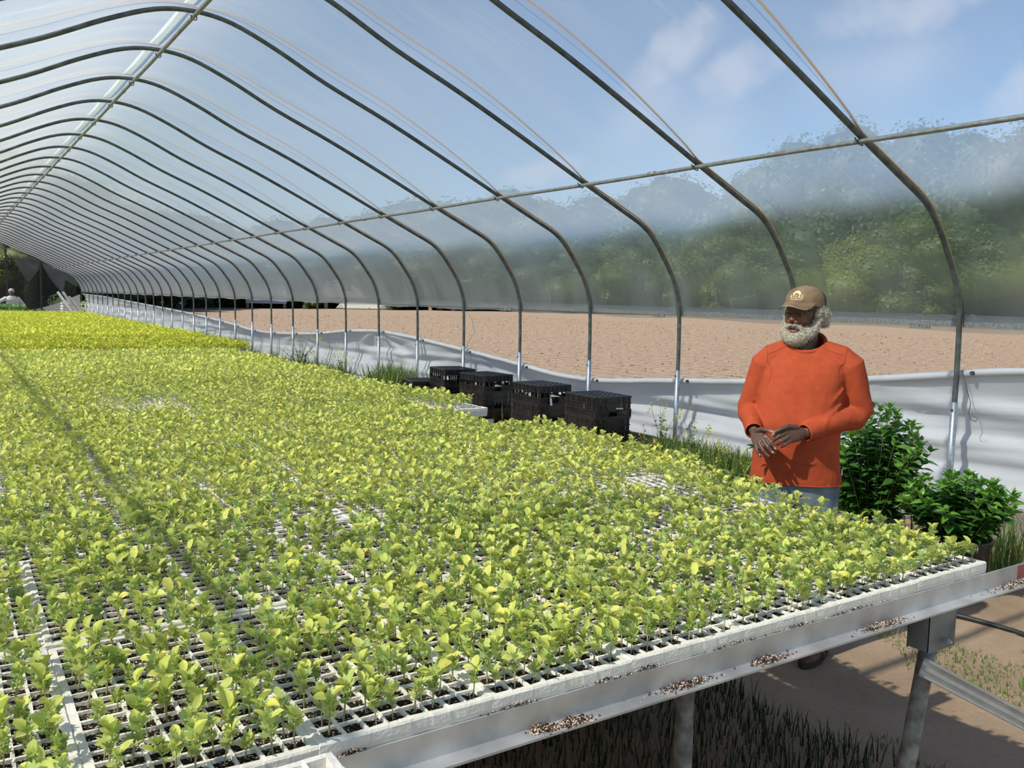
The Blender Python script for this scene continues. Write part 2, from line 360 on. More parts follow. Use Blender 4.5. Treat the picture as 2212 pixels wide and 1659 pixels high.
# film over the hoops, billowing a little between the purlins
def film_off(x): 
    u=abs(x-RX)
    if u<3.19: return .03+.055*math.sin(math.pi*u/3.19)**.8
    return .03+.008*math.sin(math.pi*min(1,(u-3.19)/1.2))
def normals(P):
    out=[]
    for i in range(len(P)):
        a=P[max(i-1,0)]; b=P[min(i+1,len(P)-1)]; d=Vector((b[0]-a[0],b[1]-a[1])).normalized(); out.append(Vector((-d.y,d.x)))
    return out
FP=[p for p in PROF if p[1]>1.62]; FP=[(XL,1.53)]+FP+[(XR,1.53)]
FN=normals(FP)
def film_surface():
    ys=[]; 
    for a,b in zip(HOOPS[:-1],HOOPS[1:]): ys+=[a+(b-a)*k/4 for k in range(4)]
    ys.append(HOOPS[-1]); V=[];F=[]
    n=len(FP)
    for j,y in enumerate(ys):
        ph=math.sin(math.pi*((y-Y0)/SP%1))
        for i,(x,z) in enumerate(FP):
            off=film_off(x)+ (.0 if z<1.7 else -.012*ph)
            V.append((x+FN[i].x*off, y, z+FN[i].y*off+(.012*math.sin(y*3.1) if z<1.6 else 0)))
    for j in range(len(ys)-1):
        for i in range(n-1): F.append((j*n+i,(j+1)*n+i,(j+1)*n+i+1,j*n+i+1))
    return np_mesh('film',V,F,smooth=True)
fo=obj('film_cover',film_surface(),M_FILM); tag(fo,'clear hazy polythene film stretched over all the hoops','film')
m=MB()  # added pale strip stands in for the bright reflection along the ridge film
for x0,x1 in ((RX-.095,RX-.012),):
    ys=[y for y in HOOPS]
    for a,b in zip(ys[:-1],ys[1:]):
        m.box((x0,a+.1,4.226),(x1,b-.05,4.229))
m.build('ridge_glint_strip',M_SEAM,fo)
for i,y in enumerate(HOOPS[2:26]):
    m=MB(); pts=[]
    for j,(x,z) in enumerate(FP):
        if z<1.9: continue
        off=film_off(x)+.010+.05*math.sin(math.pi*min(1,abs(x-RX)/3.19))-(.012 if abs(x-RX)>3.19 else 0); dy=.0
        pts.append((x+FN[j].x*off,y-.035*math.sin(math.pi*min(1,abs(x-RX)/3.19)),z+FN[j].y*off))
    m.tube(pts,[.0085 if i<8 else .006]*len(pts),6)
    tag(m.build('hold_down_rope',M_ROPE),'thin tan rope lying over the film outside the %s hoop from the photographer'%ORD[i],'rope','ropes over the film')

# rolled side curtains
ctop=[(-3,1.3),(0,1.33),(3.284,1.263),(3.787,1.185),(4.448,1.089),(5.97,.923),(6.86,.855),(8.3,.721),(9.09,.728),(9.9,.798),(11.445,.904),(12.98,1.0),(14.55,1.063),(16.1,.995),(17.6,.872),(19.24,.796),(20.9,.742),(22.43,.756),(23.9,.831),(25.67,.898),(28.8,1.0),(33.7,1.104),(39.5,1.217),(46,1.35),(54,1.42)]
cy=np.array([c[0] for c in ctop]); cz=np.array([c[1] for c in ctop])
def cur_top(y): 
    return float(np.mean(np.interp([y-.35,y-.15,y,y+.15,y+.35],cy,cz)))
def curtain(side,label):
    X0=RX+side*4.64; ys=list(np.arange(-2.2,53.9,.11)); nz_=30; V=[];F=[]
    for y in ys:
        zt=cur_top(y)-.01 if side>0 else 1.1+.1*math.sin(y*.3)
        for k in range(nz_+1):
            t=k/nz_; z=zt*(1-t)+.06*t
            bulge=.17*math.sin(math.pi*t**.85)*(1+.35*math.sin(y*.8+1))
            fold=(.030*math.sin(z*21+1.9*math.sin(y*.55)+y*.5+2.2*noise.noise(Vector((y*.5,z*1.2,9))))+.014*math.sin(z*47+y*1.1+3*noise.noise(Vector((y*.8,z*2,1)))))*math.sin(math.pi*min(1,t*1.15))*(.65+.35*math.sin(y*.45+2) if y>8 else 1.15)
            for yc,zc,st in ((14.7,1.08,1.0),(11.2,.93,.5),(5.0,1.1,.35),(19,.85,.6),(24,.86,.6),(30,1.06,.6),(36,1.17,.6)):
                dy=y-yc; dz=max(zc-z,.02); ang=math.atan2(dy*.45,dz); rr=math.hypot(dy,dz)
                fold+=st*.03*math.sin(ang*11)*math.exp(-(rr/1.7)**2)*min(1,rr*3)
            fold+=.012*noise.noise(Vector((y*1.3,z*3,side*4)))
            V.append((X0+side*(bulge+fold),y,z))
    n=nz_+1
    for j in range(len(ys)-1):
        for k in range(nz_): F.append((j*n+k,j*n+k+1,(j+1)*n+k+1,(j+1)*n+k))
    t=thing('side_curtain',label,'curtain')
    obj('poly_sheet',np_mesh('sheet',V,F,smooth=True),M_CURT,t)
    m=MB(); m.tube([(X0+side*.0,y,(cur_top(y) if side>0 else 1.1+.1*math.sin(y*.3))+.012+.004*noise.noise(Vector((y*4,0,0)))) for y in ys],[.031+.004*noise.noise(Vector((y*7,3,0))) for y in ys],9)
    m.build('rolled_top_edge',M_CURT,t,smooth=True)
    return t,X0
ct,CX=curtain(1,'rolled down white poly side curtain sagging along the right wall')
curtain(-1,'rolled down white poly side curtain along the left wall')
for y in [HOOPS[i]-.09 for i in range(3,30)]:
    z=cur_top(y)+.012
    m=MB(); m.tube([(CX-.05,y,z),(CX+.01,y,z)],.016,7); m.build('roll_clip',M_WIRE,ct)
def string(y,pts):
    m=MB(); m.tube([(CX-.06,y+a,cur_top(y)+b) for a,b in pts],.0028,4); m.build('tie_string',M_WIRE,ct)
string(3.72,[(0,.04),(-.02,.0),(-.05,-.1),(-.09,-.2),(-.08,-.28),(-.1,-.33),(-.14,-.34),(-.15,-.31),(-.11,-.3)])
string(11.3,[(0,.05),(-.1,.2),(-.25,.3),(-.15,.5),(.1,.68)])
string(16.2,[(0,.04),(-.1,-.15),(-.2,-.35),(-.1,-.5)])
string(14.4,[(0,.04),(.1,.3),(-.1,.5),(0,.62)])
# base boards
for sg,lab in ((1,'right'),(-1,'left')):
    h=thing('base_board','weathered base boards on edge along the foot of the %s curtain'%lab,'board')
    X=RX+sg*4.592; y=YA; j=0
    while y<YB:
        l=3.03; m=MB(); m.box((X-.02,y+.006,0),(X+.02,min(YB,y+l)-.006,.225+.012*math.sin(j*2.1)))
        m.build('board',M_WOOD,h); y+=l; j+=1
m=MB(); m.box((-.03,-.75,0),(.03,.75,.05)); tag(m.build('loose_board',M_WHITEW,loc=(6.28,14.6,.2),rot=(0,.1,-.03)),'loose white painted board lying by the base board beyond the crates','board')
m=MB(); m.box((-.03,-.06,0),(.03,.06,.2)); tag(m.build('wood_stake',M_WOOD,loc=(6.25,14.45,0)),'short stake holding up the loose white board','stake')

# ------------------------------------------------------------------ ground and field
def ground_mat():
    m=bpy.data.materials.new('dirt_floor'); m.use_nodes=True; t=m.node_tree; b=t.nodes['Principled BSDF']; l=t.links.new
    tcn=N(t,'ShaderNodeTexCoord'); b.inputs['Roughness'].default_value=.95; b.inputs['Specular IOR Level'].default_value=.15
    n1=N(t,'ShaderNodeTexNoise'); n1.inputs['Scale'].default_value=1.1; n1.inputs['Detail'].default_value=6; n1.inputs['Roughness'].default_value=.65; l(tcn.outputs['Object'],n1.inputs['Vector'])
    r1=N(t,'ShaderNodeValToRGB'); e=r1.color_ramp.elements; e[0].position=.36; e[0].color=(.30,.21,.135,1); e[1].position=.66; e[1].color=(.41,.29,.19,1)
    k=e.new(.50); k.color=(.36,.255,.165,1); l(n1.outputs[0],r1.inputs[0])
    n2=N(t,'ShaderNodeTexNoise'); n2.inputs['Scale'].default_value=40; n2.inputs['Detail'].default_value=4; l(tcn.outputs['Object'],n2.inputs['Vector'])
    mxx=N(t,'ShaderNodeMix',data_type='RGBA',blend_type='MULTIPLY'); mxx.inputs[0].default_value=.22; l(r1.outputs[0],mxx.inputs[6])
    r3=N(t,'ShaderNodeValToRGB'); r3.color_ramp.elements[0].color=(.55,.5,.45,1); r3.color_ramp.elements[0].position=.3; r3.color_ramp.elements[1].position=.6; l(n2.outputs[0],r3.inputs[0]); l(r3.outputs[0],mxx.inputs[7])
    l(mxx.outputs[2],b.inputs['Base Color'])
    q=N(t,'ShaderNodeBump'); q.inputs['Strength'].default_value=.3; q.inputs['Distance'].default_value=.012; l(n2.outputs[0],q.inputs['Height']); l(q.outputs[0],b.inputs['Normal'])
    return m
M_DIRT=ground_mat()
def field_mat():
    m=bpy.data.materials.new('tilled_soil'); m.use_nodes=True; t=m.node_tree; b=t.nodes['Principled BSDF']; l=t.links.new
    tcn=N(t,'ShaderNodeTexCoord'); b.inputs['Roughness'].default_value=1; b.inputs['Specular IOR Level'].default_value=.1
    mp=N(t,'ShaderNodeMapping'); mp.inputs['Scale'].default_value=(1,.75,1); l(tcn.outputs['Object'],mp.inputs[0])
    n1=N(t,'ShaderNodeTexNoise'); n1.inputs['Scale'].default_value=6; n1.inputs['Detail'].default_value=8; n1.inputs['Roughness'].default_value=.7; l(mp.outputs[0],n1.inputs['Vector'])
    r1=N(t,'ShaderNodeValToRGB'); e=r1.color_ramp.elements; e[0].position=.38; e[0].color=(.145,.105,.074,1); e[1].position=.62; e[1].color=(.325,.243,.175,1); l(n1.outputs[0],r1.inputs[0])
    wv=N(t,'ShaderNodeTexWave',wave_type='BANDS',bands_direction='X'); wv.inputs['Scale'].default_value=.5; wv.inputs['Distortion'].default_value=1.2; wv.inputs['Detail'].default_value=2; l(tcn.outputs['Object'],wv.inputs['Vector'])
    mxx=N(t,'ShaderNodeMix',data_type='RGBA',blend_type='MIX'); mxx.inputs[7].default_value=(.345,.26,.185,1); 
    fm=N(t,'ShaderNodeMath',operation='MULTIPLY'); fm.inputs[1].default_value=.35; l(wv.outputs[1],fm.inputs[0]); l(fm.outputs[0],mxx.inputs[0]); l(r1.outputs[0],mxx.inputs[6])
    v=N(t,'ShaderNodeTexVoronoi'); v.inputs['Scale'].default_value=26; l(mp.outputs[0],v.inputs['Vector'])
    r2=N(t,'ShaderNodeValToRGB'); r2.color_ramp.elements[0].position=.12; r2.color_ramp.elements[1].position=.2; r2.color_ramp.elements[0].color=(.55,.5,.45,1); l(v.outputs[0],r2.inputs[0])
    m3=N(t,'ShaderNodeMix',data_type='RGBA',blend_type='MULTIPLY'); m3.inputs[0].default_value=.4; l(mxx.outputs[2],m3.inputs[6]); l(r2.outputs[0],m3.inputs[7]); l(m3.outputs[2],b.inputs['Base Color'])
    q=N(t,'ShaderNodeBump'); q.inputs['Strength'].default_value=.8; q.inputs['Distance'].default_value=.08; l(n1.outputs[0],q.inputs['Height']); l(q.outputs[0],b.inputs['Normal'])
    return m
M_FIELD=field_mat()
M_LAWN=mat('far_grass',(.11,.17,.035),.95,0,var=.3,vscale=.6,bump=.3,bscale=4)
# house floor: gently uneven bare earth
V=[];F=[];xs=np.arange(XL-1.2,XR+.35,.12); ys=np.arange(-2.5,16,.12)
for x in xs:
    for y in ys:
        V.append((x,y,.012*noise.noise(Vector((x*1.5,y*1.5,0)))+.006*noise.noise(Vector((x*5,y*5,2)))-.004))
n=len(ys)
for i in range(len(xs)-1):
    for j in range(len(ys)-1): F.append((i*n+j,(i+1)*n+j,(i+1)*n+j+1,i*n+j+1))
g=obj('ground',np_mesh('ground',V,F,smooth=True),M_DIRT); tag(g,kind='structure')
m=MB(); m.add([(XL-1.2,15.9,-.004),(XR+.35,15.9,-.004),(XR+.35,58,-.004),(XL-1.2,58,-.004)],[(0,1,2,3)])
tag(m.build('floor',M_DIRT),kind='structure')
m=MB(); m.add([(-160,-90,-.06),(240,-90,-.06),(240,260,-.06),(-160,260,-.06)],[(0,1,2,3)])
tag(m.build('lawn',M_LAWN),kind='structure')
m=MB(); ring=[(6.95,-40),(60,-40),(92,-10),(97,20),(92,45),(80,66),(68,84),(55,96),(38,99),(24,98),(15,90),(12,70),(9,60),(6.95,50)]
m.add([(x,y,-.03) for x,y in ring],[tuple(range(len(ring)))])
tag(m.build('field',M_FIELD),kind='structure')
# clods on the nearer part of the tilled field
A=np.array([(1,0,0),(-1,0,0),(0,1,0),(0,-1,0),(0,0,1),(0,0,-.3)],float); T=np.array([(0,2,4),(2,1,4),(1,3,4),(3,0,4),(2,0,5),(1,2,5),(3,1,5),(0,3,5)])
nC=16000; u=RNG.random(nC)**1.7; cx_=7.3+u*40; cyy=RNG.uniform(-4,70,nC)
sc=(.006+.026*RNG.random(nC)**2.2)*(1+cx_/30); V=[];
jit=RNG.uniform(.6,1.3,(nC,6,1)); P=A[None]*jit*sc[:,None,None]; P[:,:,2]*=.7
P[:,:,0]+=cx_[:,None]; P[:,:,1]+=cyy[:,None]; P[:,:,2]+=-.025
Fc=(T[None]+6*np.arange(nC)[:,None,None]).reshape(-1,3)
cc=np.array([(.22,.16,.11)])*RNG.uniform(.45,1.75,(nC,1)); cc=np.repeat(cc,6,axis=0)
M_CLOD=mat('clod',(1,1,1),1,tint=True,spec=.1)
tag(obj('soil_clods',np_mesh('clods',P.reshape(-1,3),Fc,cc),M_CLOD),'brown clods and pebbles scattered over the tilled field','soil',kind='stuff')
# ------------------------------------------------------------------ benches
ZT=.966; TW,TL,TH=.339,.672,.058; PX,PY=.344,.685; YF=1.345
def angle_rail(x0,x1,name,parent,y,lip=1,red=None):
    m=MB(); z=.936
    m.box((x0,y-.004,z-.052),(x1,y,z)); m.box((x0,y-.042,z-.057),(x1,y,z-.052))
    m.box((x0,y,z-.034),(x1,y+.035,z-.030))
    o=m.build(name,M_ALU,parent)
    if red:
        m=MB(); m.box((red,y-.0048,z-.046),(x1,y-.004,z-.004)); m.build('red_paint',M_RED,o)
    return o
bench=thing('seedling_bench','near bench of aluminium cross rails on pipe legs under the foam trays','bench',(0,0,0))
NR=14
REDGE=[2.567,2.567,2.84,2.90,2.585]+[2.95]*9
REDGE=[a+(.03*math.sin(i*2.3) if i>4 else 0) for i,a in enumerate(REDGE)]
XLB=-.90
for r in range(NR+1):
    y=YF-.004+r*PY
    x1=3.05 if r==0 else (2.83 if r==1 else max(REDGE[min(r,NR-1)],REDGE[r-1])+.05)
    angle_rail(XLB-.05,x1,'cross_rail',bench,y,red=(2.74 if r==0 else (2.6 if r==1 else None)))
for xl in (-.7,1.0,2.6):
    m=MB(); m.box((xl-.02,YF+.06,.83),(xl+.02,YF+NR*PY-.05,.876)); m.build('long_beam',M_STEEL,bench)
def leg(xt,xb,y,parent,bracket=True):
    m=MB(); m.tube([(xb,y,0),(xt,y,.80)],.024,12); m.build('leg',M_PIPE,parent,smooth=True)
    if bracket:
        m=MB(); w=.066
        for dy in (-.032,.030): m.box((xt-w,y+dy,.755),(xt+w,y+dy+.002,.876))
        m.box((xt-w,y-.032,.874),(xt+w,y+.032,.8765))
        m.box((xt-w,y-.032,.758),(xt-w+.002,y+.032,.875))
        b=m.build('bracket',M_STEEL,parent)
        m=MB(); m.tube([(xt+.0,y-.052,.785),(xt,y-.03,.785)],.008,6); m.tube([(xt,y-.06,.785),(xt,y-.05,.785)],.005,6); m.build('bolt',M_CHROME,b)
leg(2.335,2.17,1.36,bench); leg(1.53,1.54,1.52,bench,False); leg(.5,.5,1.36,bench); leg(-.7,-.7,1.36,bench)
for yy in (3.4,5.6,7.8,9.9):
    for xl in (-.7,1.0,2.6): leg(xl,xl,yy,bench,False)
a=Vector((2.235,1.318,.728)); b=Vector((3.62,1.30,-.0)); d=(b-a).normalized(); nn=Vector((0,1,0)).cross(d).normalized()
m=MB()
for t0,t1,y0_,y1_ in ((-.026,-.018,-.010,.006),(.018,.026,-.010,.006),(-.026,.026,.002,.006),(-.006,.006,-.008,.004)):
    vs=[]
    for p in (a,b):
        for t_,y_ in ((t0,y0_),(t1,y0_),(t1,y1_),(t0,y1_)): vs.append(p+nn*t_+Vector((0,y_,0)))
    m.add(vs,[(0,1,2,3),(7,6,5,4),(0,4,5,1),(1,5,6,2),(2,6,7,3),(3,7,4,0)])
m.build('diagonal_brace',M_BRACE,bench)
# spilled potting mix on the front rail
M_MIX=mat('potting_crumbs',(1,1,1),1,tint=True,spec=.1)
def crumbs(name,pts,parent,n,spread,size=.0035):
    V=[];Fq=[];C=[];
    for (x,y,z,sx) in pts:
        for i in range(n):
            px=x+random.gauss(0,sx); py=y+random.gauss(0,spread); s_=random.uniform(.4,1)*size
            pz=z+random.random()*.006*math.exp(-((px-x)/sx)**2)
            k=len(V); c=(.72,.55,.42) if random.random()<.35 else random.choice([(.035,.022,.015),(.07,.045,.03),(.16,.09,.055)])
            for q in A: V.append((px+q[0]*s_*random.uniform(.6,1.3),py+q[1]*s_,pz+q[2]*s_*.8+s_*.3)); C.append(c)
            Fq+= [(k+t_[0],k+t_[1],k+t_[2]) for t_ in T]
    o=obj(name,np_mesh(name,V,Fq,C),M_MIX,parent); return tag(o,kind='stuff')
zf=.936-.052
crumbs('spilled_mix',[(2.04,YF-.024,zf,.05),(2.72,YF-.024,zf,.07),(1.02,YF-.03,zf,.02),(.95,YF-.022,zf,.015),(1.33,YF-.02,zf,.04),(1.6,YF-.024,zf,.03)],bench,330,.008)
crumbs('spilled_mix',[(1.72,YF-.002,.937,.05),(1.94,YF-.002,.937,.05),(.56,YF-.004,.937,.012),(.9,YF-.002,.937,.03),(1.23,YF-.002,.937,.03),(1.5,YF-.002,.937,.03),(1.12,YF-.002,.937,.02)],bench,110,.003)

# ------------------------------------------------------------------ foam tray
def tray_mesh():
    NXc,NYc=8,16; ex=.010; px=(TW-2*ex)/NXc; py=(TL-2*ex)/NYc; w=.0027
    gx=[0]; gy=[0]
    for i in range(NXc): gx+=[ex+i*px+w, ex+(i+1)*px-w]
    gx.append(TW)
    for j in range(NYc): gy+=[ex+j*py+w, ex+(j+1)*py-w]
    gy.append(TL)
    rr=random.Random(3); V=[];F=[]; nx,ny=len(gx),len(gy)
    for j in range(ny):
        for i in range(nx):
            V.append((gx[i]-TW/2+rr.uniform(-.0009,.0009),gy[j]-TL/2+rr.uniform(-.0009,.0009),-.0+rr.uniform(-.0018,.0006)))
    for j in range(ny-1):
        for i in range(nx-1):
            if i%2==1 and j%2==1:
                a=j*nx+i; q=(a,a+1,a+nx+1,a+nx); k=len(V)
                c=Vector((0,0,0))
                for v in q: c+=Vector(V[v])/4
                for v in q:
                    p=Vector(V[v]); V.append((c.x+(p.x-c.x)*.9,c.y+(p.y-c.y)*.9,-.018))
                for e in range(4):
                    F.append((q[(e+1)%4],q[e],k+e,k+(e+1)%4))
            else:
                a=j*nx+i; F.append((a,a+1,a+nx+1,a+nx))
    # rounded outer side
    loop=[i for i in range(nx)]+[j*nx+nx-1 for j in range(1,ny)]+[(ny-1)*nx+i for i in range(nx-2,-1,-1)]+[j*nx for j in range(ny-2,0,-1)]
    prev=loop
    for dz,g in ((-.004,.003),(-.02,.0035),(-TH+.004,.0),(-TH,-.004)):
        k=len(V)
        for v in loop:
            x,y,_=V[v]; sx=1 if x>TW/2-.002 else (-1 if x<-TW/2+.002 else 0); sy=1 if y>TL/2-.002 else (-1 if y<-TL/2+.002 else 0)
            rnd=.004*noise.noise(Vector((x*30,y*30,dz*30)))
            V.append((x+sx*(g+rnd*.5)*(.7 if sy else 1),y+sy*(g+rnd*.5)*(.7 if sx else 1),dz))
        for e in range(len(loop)):
            F.append((prev[e],k+e,k+(e+1)%len(loop),prev[(e+1)%len(loop)])) 
        prev=[k+e for e in range(len(loop))]
    F.append(tuple(reversed(prev)))
    me=bpy.data.meshes.new('tray'); me.from_pydata(V,[],[tuple(reversed(f)) if len(f)==4 and False else f for f in F]); me.update()
    bm=bmesh.new(); bm.from_mesh(me); bmesh.ops.recalc_face_normals(bm,faces=bm.faces); bm.to_mesh(me); bm.free()
    return me
def soil_mat():
    m=bpy.data.materials.new('potting_soil'); m.use_nodes=True; t=m.node_tree; b=t.nodes['Principled BSDF']; l=t.links.new
    tcn=N(t,'ShaderNodeTexCoord'); b.inputs['Roughness'].default_value=1; b.inputs['Specular IOR Level'].default_value=.1
    v=N(t,'ShaderNodeTexVoronoi'); v.inputs['Scale'].default_value=330; l(tcn.outputs['Object'],v.inputs['Vector'])
    sepc=N(t,'ShaderNodeSeparateColor'); l(v.outputs['Color'],sepc.inputs[0])
    r=N(t,'ShaderNodeValToRGB'); r.color_ramp.interpolation='CONSTANT'; e=r.color_ramp.elements; e[0].color=(.018,.013,.010,1); e[1].position=.90; e[1].color=(.75,.66,.55,1); k=e.new(.45); k.color=(.04,.027,.019,1); k=e.new(.72); k.color=(.09,.055,.037,1)
    l(sepc.outputs[0],r.inputs[0]); l(r.outputs[0],b.inputs['Base Color'])
    q=N(t,'ShaderNodeBump'); q.inputs['Strength'].default_value=.8; q.inputs['Distance'].default_value=.004; l(v.outputs[0],q.inputs['Height']); l(q.outputs[0],b.inputs['Normal'])
    return m
M_SOIL=soil_mat()
TM=tray_mesh(); TM.materials.append(M_FOAM)
V=[];F=[]; nxs,nys=33,65
for j in range(nys):
    for i in range(nxs):
        x=(i/(nxs-1)-.5)*(TW-.02); y=(j/(nys-1)-.5)*(TL-.02)
        V.append((x,y,-.0068+.0042*noise.noise(Vector((x*60,y*60,0)))))
for j in range(nys-1):
    for i in range(nxs-1): a=j*nxs+i; F.append((a,a+1,a+nxs+1,a+nxs))
SM=bpy.data.meshes.new('soil'); SM.from_pydata(V,[],F); SM.materials.append(M_SOIL)
TRAYS=[]   # (x,y,z,rot,kind,row,col)
def put_tray(x,y,z,rz,label,group,soil=True):
    o=obj('foam_tray',TM,None,None,(x,y,z),(0,0,rz)); tag(o,label,'tray',group)
    if soil:
        s_=obj('potting_soil',SM,None,o)
    return o
def nth(c): return 'rightmost' if c==0 else ORD[c]+' from right'
for r in range(NR):
    xr=REDGE[r]; c=0
    rowname='in the front row' if r==0 else '%s row back'%ORD[r]
    while True:
        x=xr-TW/2-c*PX
        if x<XLB: break
        dz=random.uniform(-.004,.004); rz=random.uniform(-.006,.006); dx=random.uniform(-.002,.002)
        z=ZT+dz
        if r==1 and c<1: c+=1; continue
        if r==5 and c==0: z+=.045
        TRAYS.append((x+dx,YF+TL/2+r*PY,z,rz,'near',r,c))
        put_tray(*TRAYS[-1][:4],'white foam tray on near bench, %s, %s'%(rowname,nth(c)),'foam trays on the near bench'); c+=1
for k,(x,lab) in enumerate(((2.42,'white foam tray knocked askew in its row, empty cells at its far left corner'),)):
    TRAYS.append((x,2.375,ZT+.022,-.15,'near',1,0)); put_tray(*TRAYS[-1][:4],lab,'foam trays on the near bench')

# far bench of yellow green plants
YF2=YF+NR*PY+.12; NR2=23
bench2=thing('seedling_bench','long far bench behind the first, covered by yellow green seedlings','bench')
for r in range(0,NR2+1,1): angle_rail(-.6,3.36,'cross_rail',bench2,YF2-.004+r*PY)
for xl in (-.4,1.3,3.0):
    m=MB(); m.box((xl-.02,YF2+.06,.83),(xl+.02,YF2+NR2*PY-.05,.876)); m.build('long_beam',M_STEEL,bench2)
    for yy in np.arange(YF2+.3,YF2+NR2*PY,2.9): leg(xl,xl,float(yy),bench2,False)
cnt=0; FARTR=[]
for r in range(NR2):
    xr=3.28+.03*math.sin(r*1.7); c=0
    while xr-TW/2-c*PX>-.5:
        x=xr-TW/2-c*PX; t=(x,YF2+TL/2+r*PY,ZT+.004,random.uniform(-.006,.006),'far',r,c); c+=1
        TRAYS.append(t)
        if len([0 for q in ()])==0 and r<13:
            put_tray(*t[:4],'white foam tray on far bench, %s row, %s'%(ordw(r),nth(c-1)),'foam trays on the far bench')
        else: FARTR.append(t)
m=MB()
for t in FARTR:
    x,y,z=t[:3]; m.box((x-TW/2,y-TL/2,z-TH),(x+TW/2,y+TL/2,z))
tag(m.build('foam_trays',M_FOAM),'white foam trays hidden under the yellow green seedlings at the end of the far bench','tray',kind='stuff')

# ------------------------------------------------------------------ seedlings
def leafgeo(rr,L_,Wd,cup,col,lod):
    """one blade pointing +x: returns V,F,C"""
    if lod==0:
        st=[(0,.03),(.2,.30),(.42,.48),(.60,.40),(.72,.42),(.88,.2),(1,.0)]
        V=[];C=[];F=[]
        lob=rr.uniform(.0,.12)
        for k,(t,w) in enumerate(st):
            arch=-.18*(t-.3)**2; w*= (1+ (lob if k%2 else -lob))
            V.append((t*L_,0,arch*L_)); V.append((t*L_,w*Wd,(arch)*L_+cup*w*Wd)); V.append((t*L_,-w*Wd,arch*L_+cup*w*Wd))
            j=rr.uniform(.88,1.08); C+= [tuple(c*.86 for c in col),tuple(c*j for c in col),tuple(c*j for c in col)]
        for k in range(len(st)-1):
            a=3*k;b=3*k+3
            F+=[(a,b,b+1),(a,b+1,a+1),(a,a+2,b+2),(a,b+2,b)]
        return V,F,C
    if lod==1:
        V=[(0,0,0),(.5*L_,0,-.02*L_),(L_,0,-.1*L_),(.32*L_,.42*Wd,cup*.42*Wd),(.72*L_,.40*Wd,cup*.4*Wd),(.32*L_,-.42*Wd,cup*.42*Wd),(.72*L_,-.40*Wd,cup*.4*Wd)]
        return V,[(0,1,3),(1,4,3),(1,2,4),(0,5,1),(1,5,6),(1,6,2)],[tuple(c*.86 for c in col)]*3+[col]*4
    V=[(0,0,0),(.6*L_,.5*Wd,.1*L_),(L_,0,0),(.6*L_,-.5*Wd,.1*L_)]
    return V,[(0,2,1),(0,3,2)],[col]*4
def xf(G,M):
    V,F,C=G; return [tuple(M@Vector(v)) for v in V],F,C
def join(Gs):
    V=[];F=[];C=[]
    for v,f,c in Gs:
        k=len(V); V+=v; F+=[(a+k,b+k,d+k) for a,b,d in f]; C+=c
    return V,F,C
def feather(rr,L_,col,lod):
    """small cut leaf of three narrow lobes"""
    V=[];F=[];C=[]
    for a,l in ((0,1),(.75,.72),(-.75,.72))+(((1.4,.45),(-1.4,.45)) if lod==0 else ()):
        k=len(V); ca,sa=math.cos(a),math.sin(a); bx=.28*L_ if a else .1*L_
        w=.125*L_
        pts=[(.05*L_,0,0) if not a else (bx-ca*.12*L_,-sa*.12*L_,0),(bx+ca*l*L_*.5+sa*w,sa*l*L_*.5-ca*w,.02*L_),(bx+ca*l*L_*.8,sa*l*L_*.8,.05*L_),(bx+ca*l*L_*.5-sa*w,sa*l*L_*.5+ca*w,.02*L_)]
        V+=pts; F+= [(k,k+1,k+2),(k,k+2,k+3)]; C+=[col]*4
    return V,F,C
PALE=[(.86,.84,.17),(.77,.79,.16),(.92,.89,.25),(.62,.70,.14),(.92,.82,.17),(.80,.82,.20)]
GREN=[(.47,.57,.17),(.58,.66,.20),(.38,.50,.17),(.70,.74,.23)]
YEL=[(.80,.80,.10),(.70,.74,.085),(.88,.84,.14),(.60,.68,.08)]
